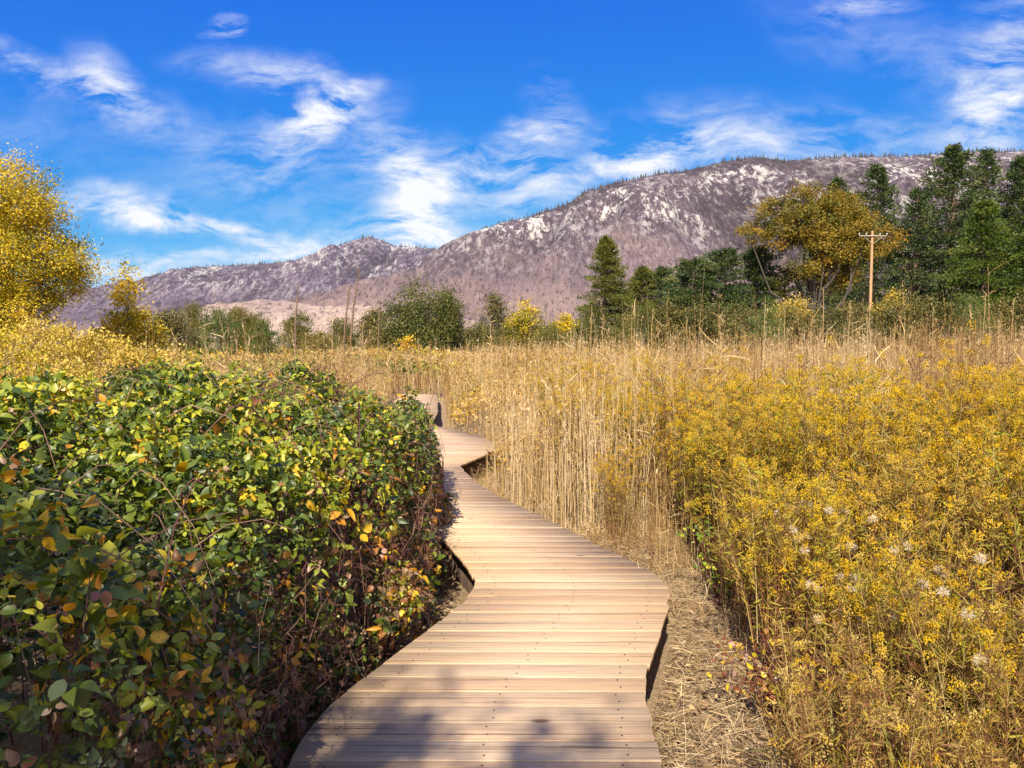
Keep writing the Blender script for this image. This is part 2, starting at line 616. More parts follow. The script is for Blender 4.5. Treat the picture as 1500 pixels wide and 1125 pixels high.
CREST1 = [(300, 487), (400, 470), (470, 447), (520, 428), (560, 414), (600, 399), (625, 386), (650, 372), (700, 341), (735, 328), (780, 317), (830, 299), (860, 280), (900, 268), (930, 263),
          (965, 254), (1000, 251), (1050, 240), (1080, 233), (1110, 230), (1150, 236), (1200, 231), (1270, 229), (1340, 229), (1400, 223), (1500, 221), (1600, 215), (1800, 225), (2100, 260), (2500, 330)]
CREST2 = [(-500, 440), (-200, 430), (0, 432), (120, 428), (200, 415), (240, 399), (300, 391), (370, 387), (440, 382), (480, 368), (520, 351), (540, 346), (560, 352), (580, 361), (620, 362), (650, 366), (760, 355), (1000, 350), (1300, 380)]
CREST3 = [(150, 492), (280, 470), (330, 450), (380, 438), (430, 441), (470, 449), (520, 447), (570, 440), (640, 450), (720, 470), (820, 490)]
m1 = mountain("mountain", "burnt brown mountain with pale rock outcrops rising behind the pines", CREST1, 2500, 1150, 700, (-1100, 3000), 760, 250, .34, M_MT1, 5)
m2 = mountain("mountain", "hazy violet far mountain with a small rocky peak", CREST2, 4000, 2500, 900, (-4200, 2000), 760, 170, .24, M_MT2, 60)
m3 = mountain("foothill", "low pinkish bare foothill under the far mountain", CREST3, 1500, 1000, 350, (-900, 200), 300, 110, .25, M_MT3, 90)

# fire-killed trees standing on the slopes and along the crests
M_CHAR = leaf_mat("charred_trees", [(0, (0.030, 0.026, 0.026)), (.6, (0.060, 0.050, 0.048)), (1, (0.045, 0.055, 0.035))], 0.0, 0.9, 0.1)
g = Geo()
CONE_V = np.array([(.5, 0, 0), (0, .5, 0), (-.5, 0, 0), (0, -.5, 0), (0, 0, 1)], float)
CONE_F = [np.array([(0, 1, 4), (1, 2, 4), (2, 3, 4), (3, 0, 4)])]
for (X, T, XX, YY, Z), ncrest, nslope, hs in ((m1, 1500, 9000, 1.0), (m2, 700, 3500, 1.25)):
    ny = (T <= 1).sum()
    ic = rng.integers(0, len(X), ncrest)
    jc = np.clip((ny - 1 - np.abs(rng.normal(0, 5, ncrest))).astype(int), 0, len(T) - 1)
    i2 = rng.integers(0, len(X), nslope)
    j2 = (ny * rng.random(nslope) ** .6).astype(int)
    keep = fbm(XX[i2, j2] / 160, YY[i2, j2] / 240, 4, 77) > .47
    ii, jj = np.concatenate([ic, i2[keep]]), np.concatenate([jc, j2[keep]])
    n = len(ii)
    pos = np.stack([XX[ii, jj], YY[ii, jj], Z[ii, jj] - 1], -1) + rng.normal(0, 1, (n, 3)) * np.array([3, 3, 0])
    hgt = np.where(np.arange(n) < len(ic), rng.uniform(7, 19, n), rng.uniform(4, 10, n)) * hs
    sc = np.stack([hgt * rng.uniform(.10, .40, n), hgt * .25, hgt], -1)
    place(g, CONE_V, CONE_F, pos, np.broadcast_to(np.eye(3), (n, 3, 3)), sc, rng.random(n))
tag(g.build("burnt_forest", M_CHAR), "thin fire-killed trees dotted over the mountain slopes and crest", "burnt forest", kind="stuff")

# ------------------------------------------------------------------ boardwalk

k = NT("weathered_deck_boards")
bid = k.attr('tone')
P = k.n('ShaderNodeTexCoord').outputs['Object']
off = k.n('ShaderNodeCombineXYZ')
k.l(k.math('MULTIPLY', bid, 371.0), off.inputs[0])
k.l(k.math('MULTIPLY', bid, 97.0), off.inputs[2])
ad = k.n('ShaderNodeVectorMath', operation='ADD')
k.l(P, ad.inputs[0])
k.l(off.outputs[0], ad.inputs[1])


def stretched(sx, sy):
    m = k.n('ShaderNodeMapping')
    m.inputs['Scale'].default_value = (sx, sy, 1)
    k.l(ad.outputs[0], m.inputs['Vector'])
    return m.outputs[0]


grain = k.noise(stretched(0.9, 26), 3.0, 6, 0.65, 0.6)
grain2 = k.noise(stretched(2.2, 90), 2.6, 4, 0.7)
crack = k.noise(stretched(0.35, 34), 2.0, 3, 0.6, 0.3)
patch = k.noise(stretched(0.8, 1.6), 1.6, 3, 0.5)
c = k.ramp(bid, [(0, (0.46, 0.305, 0.18)), (.3, (0.55, 0.385, 0.235)), (.6, (0.50, 0.34, 0.205)), (.85, (0.57, 0.42, 0.265)), (1, (0.50, 0.37, 0.24))])
c = k.mix(k.rng(grain, .44, .72, 0, .62), c, (0.37, 0.225, 0.135))
c = k.mix(k.rng(grain2, .5, .8, 0, .5), c, (0.64, 0.49, 0.31))
c = k.mix(k.rng(grain2, .46, .25, 0, .55), c, (0.33, 0.20, 0.12))
c = k.mix(k.rng(patch, .52, .75, 0, .45), c, (0.48, 0.37, 0.25))
c = k.mix(k.rng(crack, .59, .63, 0, .6), c, (0.15, 0.09, 0.055))
vor = k.n('ShaderNodeTexVoronoi', feature='F1')
vor.inputs['Scale'].default_value = 1.0
vor.inputs['Randomness'].default_value = 1.0
k.l(stretched(1.5, 3.4), vor.inputs['Vector'])
c = k.mix(k.rng(vor.outputs['Distance'], .035, .075, .85, 0), c, (0.12, 0.062, 0.032))
c = k.mix(k.rng(bid, 1.4, 1.6, 0, 1), c, (0.055, 0.040, 0.032))      # screw heads
k.l(c, k.b.inputs['Base Color'])
k.b.inputs['Roughness'].default_value = 0.75
k.b.inputs['Specular IOR Level'].default_value = 0.25
k.bump(k.math('SUBTRACT', k.math('ADD', grain, k.math('MULTIPLY', grain2, .6)), k.rng(crack, .65, .71, 0, 1.2)), 0.9, 0.004)
M_DECK = k.m
M_RIM = bark_mat("dark_rim_timber", (0.060, 0.036, 0.024), (0.12, 0.075, 0.05), 9.0)

board = thing("boardwalk", "pale weathered plank boardwalk winding between the bramble and dry reeds", "boardwalk")
g = Geo()
y, bi = 1.25, 0
while y < Y_END - 0.2:
    w = 0.146
    e_ = y + w - rng.choice([.002, .0025, .003, .005])
    ys = np.array([y, y + .005, (y + e_) / 2, e_ - .005, e_])
    xl = Lx(ys) + rng.normal(0, .004)
    xr = Rx(ys) + rng.normal(0, .004)
    dz0, dz1 = rng.normal(0, .0018, 2)
    zt = DECK_Z + np.array([-.0015, 0, 0, 0, -.0015])
    th = 0.038
    top_l = np.stack([xl, ys, zt + dz0], -1)
    top_r = np.stack([xr, ys, zt + dz1], -1)
    V = np.concatenate([top_l, top_r, top_l - [0, 0, th], top_r - [0, 0, th]])
    F = []
    for i in range(4):
        F += [(i, 5 + i, 6 + i, i + 1), (10 + i, 11 + i, 16 + i, 15 + i), (i, i + 1, 11 + i, 10 + i), (5 + i, 15 + i, 16 + i, 6 + i)]
    F += [(0, 10, 15, 5), (4, 9, 19, 14)]
    g.add(V, [F], rng.random())
    if y < 9:
        pa = np.arange(6) * np.pi / 3
        for xs_ in (xl[2] + .13, (xl[2] + xr[2]) / 2 + .03, xr[2] - .13):
            for yq in (y + .035, y + w - .040):
                px_, py_ = xs_ + rng.normal(0, .006), yq + rng.normal(0, .004)
                g.add(np.stack([px_ + .0048 * np.cos(pa), py_ + .0048 * np.sin(pa), pa * 0 + DECK_Z + max(dz0, dz1) + .0015], -1), [[tuple(range(6))]], 2.0)
    y += w
    bi += 1
g.build("deck", M_DECK, board)
for nm, E, sgn in (("rim_joist", Lx, 1), ("rim_joist", Rx, -1)):
    g = Geo()
    ys = np.linspace(1.25, Y_END - .2, 420)
    xs = E(ys) + sgn * 0.10
    V = np.concatenate([np.stack([xs, ys, ys * 0 + DECK_Z - .039], -1), np.stack([xs, ys, ys * 0 - .08], -1),
                        np.stack([xs + sgn * .04, ys, ys * 0 + DECK_Z - .039], -1), np.stack([xs + sgn * .04, ys, ys * 0 - .08], -1)])
    n = len(ys)
    i = np.arange(n - 1)
    g.add(V, [np.stack([i, i + 1, i + 1 + n, i + n], -1), np.stack([i + 2 * n, i + 3 * n, i + 1 + 3 * n, i + 1 + 2 * n], -1), np.stack([i, i + 2 * n, i + 2 * n + 1, i + 1], -1)])
    g.build(nm, M_RIM, board)

# ------------------------------------------------------------------ bramble thicket
def lump(x, y, s=1.6, seed=4):
    return fbm(x * s, y * s, 4, seed)


# right-hand outline of the thicket as X over Y (follows the deck edge, then leans over it)
BR_Y = np.array([0.3, 1.5, 2.6, 3.2, 3.8, 4.4, 5.0, 5.6, 6.2, 7.0, 8.0, 8.8])
BR_X = np.array([-.86, -.86, -.94, -.93, -0.82, -.71, -.62, -.63, -.62, -.69, -.80, -.88])


def bramble_edge(X, Y):
    """signed distance (positive inside) to the thicket's plan outline"""
    wob = (fbm(Y * 1.4, X * 0 + 2.0, 3, 8) - .5) * .16
    e_right = np.interp(Y, BR_Y, BR_X) + wob - X
    e_back = 8.9 + .25 * X + (fbm(X * 1.1, Y * 0, 3, 12) - .5) * .7 - Y
    e_front = Y - 0.9
    return np.minimum(np.minimum(e_right * .93, e_back), e_front)


def bramble_top(X, Y):
    e = np.maximum(bramble_edge(X, Y), 0)
    H = 1.27 + .24 * np.clip((-X - 0.9) / 1.8, 0, 1) - .04 * np.clip((Y - 5) / 3, 0, 1) + (lump(X, Y) - .5) * .66 + (lump(X, Y, 4.5, 14) - .5) * .42
    return H * (1 - .62 * np.exp(-e / .085))


NB = 56000
cand = rng.random((900000, 3)) * np.array([5.6, 8.3, 1.75]) + np.array([-5.9, .9, .04])
cand = cand[cand[:, 0] > -1.0 - .82 * cand[:, 1] - .3]
e = bramble_edge(cand[:, 0], cand[:, 1])
e = e + (fbm(cand[:, 1] * 2.0 + cand[:, 0], cand[:, 2] * 2.2 + 5, 3, 44) - .5) * .55 + .06 * np.clip(.5 - cand[:, 2], 0, .5)
cand, e = cand[e > 0], e[e > 0]
dtop = bramble_top(cand[:, 0], cand[:, 1]) - cand[:, 2]
dep = np.minimum(dtop * .8, e + .0)
keep = (dtop > 0) & (rng.random(len(cand)) < np.exp(-dep / .13) * 1.3 + .012)
# closer = seen bigger: thin what lies far at the back out of view
cand, dep, e, dtop = cand[keep], dep[keep], e[keep], dtop[keep]
gaps = fbm(cand[:, 0] * 3.2 + cand[:, 2] * 2, cand[:, 1] * 3.2 - cand[:, 2] * 2.6, 3, 21)
m = (gaps > .46 - .10 * (cand[:, 2] < .55)) | (rng.random(len(cand)) < .12)
cand, dep, e, dtop = cand[m], dep[m], e[m], dtop[m]
if len(cand) > NB:
    pick = rng.permutation(len(cand))[:NB]
    cand, dep, e, dtop = cand[pick], dep[pick], e[pick], dtop[pick]
N = len(cand)
print("bramble leaflets", N * 3)
side = (e < dtop * .8)
stick = (~side) & (rng.random(N) < .07)
cand[stick, 2] += rng.uniform(.03, .14, stick.sum())
out = np.where(side[:, None], np.array([.85, -.45, .35]), np.array([.0, -.25, 1.0]))
nrm = unit(out + rng.normal(0, .85, (N, 3)))
axis = unit(rng.normal(0, 1, (N, 3)) + np.array([.3, -.2, -.35]))
axis = unit(axis - nrm * (axis * nrm).sum(-1, keepdims=True) * .8)
hfrac = np.clip(cand[:, 2] / 1.6, 0, 1)
cl = fbm(cand[:, 0] * 1.7 + cand[:, 2], cand[:, 1] * 1.7 + cand[:, 2], 3, 33)
u = rng.random(N) ** 1.25
# tone: 0-.25 dark green, .25-.5 green, .5-.7 yellow green, .7-.85 gold/orange, .85-1 dry brown
tone = -.02 + .46 * u + .52 * (cl - .5) + .20 * hfrac - .10 * (cand[:, 1] < 3.0)  # last term tones the nearest leaves darker, deepening the shade there
p_dry = np.clip(.50 - .80 * hfrac + .30 * np.clip((cand[:, 0] + 1.6) / 1.0, 0, 1), .03, .75)
p_gold = .045 + .10 * (cl > .58)
r = rng.random(N)
tone = np.where(r < p_dry, rng.uniform(.84, 1.0, N), np.where(r < p_dry + p_gold, rng.uniform(.66, .82, N), np.clip(tone, .02, .62)))
M_BRAMBLE = leaf_mat("bramble_leaf", [(0, (0.014, 0.030, 0.007)), (.20, (0.032, 0.070, 0.011)), (.36, (0.13, 0.19, 0.018)), (.58, (0.40, 0.42, 0.030)), (.68, (0.62, 0.46, 0.025)),
                                      (.77, (0.58, 0.27, 0.015)), (.84, (0.28, 0.095, 0.03)), (.90, (0.16, 0.085, 0.045)), (1, (0.34, 0.22, 0.13))], .32, .42, .45, .25)
bram = thing("bramble_thicket", "dense green and yellow bramble thicket crowding the left edge of the boardwalk", "bramble")
g = Geo()
size = (.026 + .050 * rng.random(N) ** 1.7) * np.where(cand[:, 1] < 3.2, .85, 1.0) * np.where(rng.random(N) < .12, 1.3, 1.0) * np.where(tone > .83, .8, 1.0)
yv = np.cross(nrm, axis)
for ang, sc in ((0, 1.0), (R8(72), .82), (R8(-70), .84)):
    a = ang + rng.normal(0, .15, N)
    ax_ = unit(axis * np.cos(a)[:, None] + yv * np.sin(a)[:, None] + rng.normal(0, .18, (N, 3)))
    nn = unit(nrm + rng.normal(0, .28, (N, 3)))
    st = cand + ax_ * (size * .15)[:, None] + (axis * (size * .25)[:, None] if ang == 0 else 0)
    sel = rng.random(N) < (1.0 if ang == 0 else .8)
    near = cand[:, 1] < 5.2
    tn = np.clip(tone + rng.normal(0, .03, N), 0, 1)
    wid = np.where(rng.random(N) < .16, rng.uniform(.35, .6, N), rng.uniform(.75, 1.3, N))
    sc3 = np.stack([size * sc, size * sc * wid, size * sc * rng.uniform(-.6, 3.2, N)], -1)
    for tpl, mk in ((BROAD, sel & near), (OVAL, sel & ~near)):
        place(g, tpl[0], tpl[1], st[mk], frames(ax_[mk], nn[mk]), sc3[mk], tn[mk])
g.build("leaves", M_BRAMBLE, bram)
# arching canes
M_CANE = leaf_mat("bramble_cane", [(0, (0.085, 0.025, 0.028)), (.6, (0.13, 0.055, 0.04)), (1, (0.22, 0.14, 0.085))], 0, .6, .3)
g = Geo()
nc = 620
by = rng.uniform(1.6, 8.6, nc)
bx = np.interp(by, BR_Y, BR_X) - .1 - 2.6 * rng.random(nc) ** 1.6
base = np.stack([bx, by, np.zeros(nc)], -1)
hd = unit(np.stack([rng.normal(.45, .6, nc), rng.normal(-.2, .6, nc), np.zeros(nc)], -1))
t = np.linspace(0, 1, 9)[None, :, None]
reach = rng.uniform(.35, 1.25, nc)[:, None, None]
hz = (np.maximum(bramble_top(bx, by), .5) * rng.uniform(.75, 1.12, nc))[:, None, None]
Pc = base[:, None] + hd[:, None] * reach * t ** 1.5 + np.array([0, 0, 1.0]) * hz * np.sin(t * rng.uniform(1.6, 2.5, nc)[:, None, None])
lim = np.interp(Pc[:, :, 1], BR_Y, BR_X) + .03
okc = (Pc[:, :, 0] < lim + .02).all(1)
Pc, nc = Pc[okc], okc.sum()
Pc += np.cumsum(rng.normal(0, .006, Pc.shape), 1)
tubes(g, Pc, np.linspace(.0055, .0018, 9)[None] * rng.uniform(.7, 1.2, nc)[:, None], 4, rng.random(nc))
g.build("canes", M_CANE, bram)
# dead twigs and fallen leaves at the foot
g = Geo()
nt = 3000
ty = rng.uniform(1.7, 8.2, nt)
tx = np.interp(ty, BR_Y, BR_X) + .06 - .75 * rng.random(nt) ** 1.4
Pt = np.stack([tx, ty, rng.random(nt) ** 1.5 * .75], -1)
dd = unit(rng.normal(0, 1, (nt, 3)) + np.array([0, 0, .6]))
ln = rng.uniform(.08, .35, nt)[:, None]
Pt = np.stack([Pt, Pt + dd * ln * .5 + rng.normal(0, .015, (nt, 3)), Pt + dd * ln], 1)
Pt[:, :, 2] = np.maximum(Pt[:, :, 2], .02)
Pt[:, :, 0] = np.minimum(Pt[:, :, 0], np.interp(Pt[:, :, 1], BR_Y, BR_X) + .05)
tubes(g, Pt, np.array([[.0025, .002, .001]]), 3, rng.random(nt))
g.build("dead_twigs", M_CANE, bram)

# ------------------------------------------------------------------ dry reeds, straw
M_REED = leaf_mat("dry_reed", [(0, (0.17, 0.075, 0.04)), (.25, (0.33, 0.195, 0.065)), (.5, (0.43, 0.28, 0.105)), (.75, (0.53, 0.37, 0.175)), (1, (0.66, 0.51, 0.31))], .25, .6, .25)


def reeds(name, label, cat, X, Y, hgt, rad, blade_share, mat, lean=.10, kind="stuff", g=None):
    own = g is None
    g = Geo() if own else g
    n = len(X)
    t = np.linspace(0, 1, 5)[None, :, None]
    ln = np.concatenate([rng.normal(0, lean, (n, 2)) * (hgt * np.where(rng.random(n) < .10, 4.0, 1.0))[:, None], np.zeros((n, 1))], 1)
    hgt = hgt * np.where(rng.random(n) < .06, 1.28, 1.0)
    B = np.stack([X, Y, np.full(n, -.03)], -1)
    Pp = B[:, None] + np.array([0, 0, 1.0]) * hgt[:, None, None] * t + ln[:, None] * t ** 1.7 + rng.normal(0, .006, (n, 5, 3)) * t
    tone = np.clip(.52 + (fbm(X * 1.1, Y * .8, 3, 71) - .5) * 1.6 + rng.normal(0, .26, n), 0, 1)
    tubes(g, Pp, rad[:, None] * np.array([1, .95, .85, .6, .25])[None], 3, tone, np.tile([[1.0, .2, 0]], (n, 1)))
    # narrow drooping blades and side sprigs
    sel = np.nonzero(rng.random(n) < blade_share)[0]
    for rep in range(4):
        f = rng.uniform(.10, .97, len(sel))
        pos = B[sel] + np.array([0, 0, 1.0]) * (hgt[sel] * f)[:, None] + ln[sel] * (f ** 1.7)[:, None]
        axd = unit(np.stack([rng.normal(0, 1, len(sel)), rng.normal(0, 1, len(sel)), rng.uniform(.2, 1.6, len(sel))], -1))
        L = rng.uniform(.08, .26, len(sel)) * np.clip(hgt[sel] / 1.6, .5, 1.2)
        place(g, STRAP[0], STRAP[1], pos, frames(axd, rdir(len(sel))), np.stack([L, L * .32 * rng.uniform(.5, 1.2, len(sel)), L], -1), np.clip(tone[sel] + rng.normal(0, .12, len(sel)), 0, 1))
    # feathery remains of the seed heads near the tips
    fs = np.nonzero((rng.random(n) < .55) & (hgt > .6))[0]
    fs = np.repeat(fs, 6)
    f = rng.uniform(.72, 1.0, len(fs))
    pos = B[fs] + np.array([0, 0, 1.0]) * (hgt[fs] * f)[:, None] + ln[fs] * (f ** 1.7)[:, None] + rng.normal(0, .006, (len(fs), 3))
    L = rng.uniform(.025, .07, len(fs)) * np.clip(Y[fs] / 12, .8, 1.7)
    place(g, TUFT[0], TUFT[1], pos, frames(unit(rng.normal(0, .55, (len(fs), 3)) + [0, 0, 1]), rdir(len(fs))), np.stack([L, L * .6, L * .6], -1), np.clip(tone[fs] + rng.normal(.1, .15, len(fs)), 0, 1))
    if own:
        return tag(g.build(name, mat), label, cat, kind=kind)


def off_path(X, Y, gap=.08):
    return (X > Rx(Y) + gap) | (X < Lx(Y) - gap) | (Y > Y_END + .5)


def right_edge_of_reeds(Y):
    return np.interp(Y, [5.2, 6.0, 7.0, 8.5, 10, 14, 22, 40], [1.2, 1.1, .75, .12, -.30, .25, -.6, -1.5])


g = Geo()
# dense stand just right of the walk
n = 6600
Y = 5.9 + 13 * rng.random(n) ** 1.5
X = right_edge_of_reeds(Y) + (Y * .36 + .6) * rng.random(n) ** 1.25
m = off_path(X, Y, .12) & (X > Rx(Y) + .10) & (fbm(X * 1.6, Y * 1.6, 3, 51) > .45) & (rng.random(n) < np.clip(.12 + (X - right_edge_of_reeds(Y)) * 1.1, 0, 1))
X, Y = X[m], Y[m]
h = (.65 + 1.35 * fbm(X * 1.1, Y * .9, 3, 52)) * rng.uniform(.45, 1.2, len(X)) * np.clip(.48 + (X - right_edge_of_reeds(Y)) * .75, .48, 1.06)
reeds("", "", "", X, Y, h, rng.uniform(.0014, .0036, len(X)), .9, M_REED, .09, g=g)
# wide stand behind the golden shrubs
n = 15000
Y = 7.2 + 36 * rng.random(n) ** 1.5
X = -1.5 + (Y * .95 + 3.0) * rng.random(n)
m = (X > Rx(np.minimum(Y, Y_END)) + .3) & (fbm(X * .55, Y * .4, 3, 53) > .36)
X, Y = X[m], Y[m]
h = (1.25 + 1.2 * fbm(X * .35, Y * .35, 3, 54)) * rng.uniform(.6, 1.15, len(X)) * np.clip(.86 + X * .012, .8, 1.12)
reeds("", "", "", X, Y, h, rng.uniform(.0025, .006, len(X)) * np.clip(Y / 14, 1, 2.2), .55, M_REED, .05, g=g)
# thin stand left of and around the far walk
n = 2600
Y = 10 + 34 * rng.random(n) ** 1.2
X = -9 + 10.5 * rng.random(n)
m = off_path(X, Y, .25) & (X < .2)
X, Y = X[m], Y[m]
h = (.8 + 1.0 * fbm(X * .5, Y * .4, 3, 55)) * rng.uniform(.6, 1.2, len(X))
reeds("", "", "", X, Y, h, rng.uniform(.002, .0045, len(X)) * np.clip(Y / 14, 1, 2.2), .5, M_REED, .06, g=g)
for n, xr_, yr_, hr_ in ((2600, (-7.0, 1.5), (23.0, 36.0), (.8, 1.5)), (1500, (-6.5, -.6), (14.0, 23.0), (.6, 1.3)), (2600, (-13.0, -3.2), (9.6, 22.0), (.9, 1.9))):
    Y = rng.uniform(*yr_, n)
    X = rng.uniform(*xr_, n)
    m = off_path(X, Y, .22) & (bramble_edge(X, Y) < -.1) & (fbm(X * .7, Y * .6, 3, 58) > .36)
    X, Y = X[m], Y[m]
    h = rng.uniform(*hr_, len(X)) * (.55 + .9 * fbm(X * .6, Y * .6, 3, 59))
    reeds("", "", "", X, Y, h, rng.uniform(.002, .0045, len(X)) * np.clip(Y / 14, 1, 2), .85, M_REED, .10, g=g)
# short dry grass under everything
n = 9000
Y = 2.2 + 12 * rng.random(n) ** 1.4
X = Rx(Y) + .12 + 2.6 * rng.random(n) ** 1.4
m = rng.random(n) < np.clip(.25 + (X - Rx(Y) - .2) * 1.2 + (Y - 5) * .15, .12, 1)
X, Y = X[m], Y[m]
h = rng.uniform(.06, .34, len(X)) * np.clip(.6 + (X - Rx(Y)) * .5, .5, 1.3)
reeds("", "", "", X, Y, h, rng.uniform(.001, .002, len(X)), .35, M_REED, .35, g=g)
tag(g.build("dry_grass", M_REED), "tall tan dry reeds and grass standing right of the boardwalk", "dry grass", kind="stuff")

# straw and leaf litter lying on the soil
M_LITTER = leaf_mat("straw_litter", [(0, (0.11, 0.06, 0.032)), (.4, (0.31, 0.205, 0.10)), (.8, (0.49, 0.36, 0.20)), (1, (0.62, 0.49, 0.32))], 0, .8, .15)
g = Geo()
n = 22000
Y = 2.0 + 8.5 * rng.random(n) ** 1.3
X = Rx(Y) + .04 + 1.9 * rng.random(n) ** 1.2
lf = rng.random(n) < .22
X = np.where(lf, Lx(Y) - .06 - .45 * rng.random(n), X)
a = rng.uniform(0, 2 * np.pi, n)
L = rng.uniform(.03, .20, n) * np.where(rng.random(n) < .06, 2.2, 1)
Zg = ground_z(X, Y)
p0 = np.stack([X, Y, Zg + rng.uniform(.004, .05, n)], -1)
dv = np.stack([np.cos(a), np.sin(a), rng.normal(0, .16, n)], -1) * L[:, None]
Pl = np.stack([p0, p0 + dv * .5 + rng.normal(0, .008, (n, 3)), p0 + dv], 1)
Pl[:, :, 0] = np.where(lf[:, None], np.minimum(Pl[:, :, 0], Lx(Pl[:, :, 1]) - .01), np.maximum(Pl[:, :, 0], Rx(Pl[:, :, 1]) + .01))
tubes(g, Pl, rng.uniform(.0008, .0026, n)[:, None] * np.array([[1, .9, .6]]), 3, rng.random(n))
n = 3500
Y = 1.8 + 6 * rng.random(n)
sidep = rng.random(n) < .35
X = np.where(sidep, Lx(Y) - .02 - .4 * rng.random(n), Rx(Y) + .05 + 1.6 * rng.random(n))
pos = np.stack([X, Y, ground_z(X, Y) + rng.uniform(.01, .04, n)], -1)
place(g, OVAL[0], OVAL[1], pos, frames(unit(rng.normal(0, 1, (n, 3)) * [1, 1, .3]), unit(rng.normal(0, .4, (n, 3)) + [0, 0, 1])), rng.uniform(.02, .05, n), rng.random(n) * .7)
tag(g.build("straw_litter", M_LITTER), "dead straw and leaves lying on the soil beside the deck", "litter", kind="stuff")

# ------------------------------------------------------------------ golden flowering clumps
M_GSTEM = leaf_mat("goldenrod_stem", [(0, (0.13, 0.042, 0.025)), (.4, (0.20, 0.09, 0.04)), (.75, (0.32, 0.22, 0.07)), (1, (0.44, 0.34, 0.15))], 0, .7, .15)
M_GLEAF = leaf_mat("goldenrod_leaf", [(0, (0.13, 0.17, 0.022)), (.35, (0.30, 0.27, 0.032)), (.7, (0.42, 0.29, 0.05)), (1, (0.20, 0.085, 0.045))], .35, .6, .15, own=((0.30, 0.20, 0.08), (0.20, 0.24, 0.03)))
M_GFLOW = leaf_mat("goldenrod_flower", [(0, (0.32, 0.18, 0.012)), (.5, (0.55, 0.345, 0.014)), (.85, (0.64, 0.435, 0.03)), (1, (0.58, 0.45, 0.17))], .25, .85, .05, own=((0.46, 0.32, 0.10), (0.50, 0.37, 0.025)))
M_FLUFF = leaf_mat("seed_fluff", [(0, (0.62, 0.52, 0.36)), (1, (0.80, 0.74, 0.64))], .4, .9, .1)
GROUP_G = "golden flowering clumps right of the boardwalk"
LAB_G = "golden flowering goldenrod clump in the thick stand right of the boardwalk"


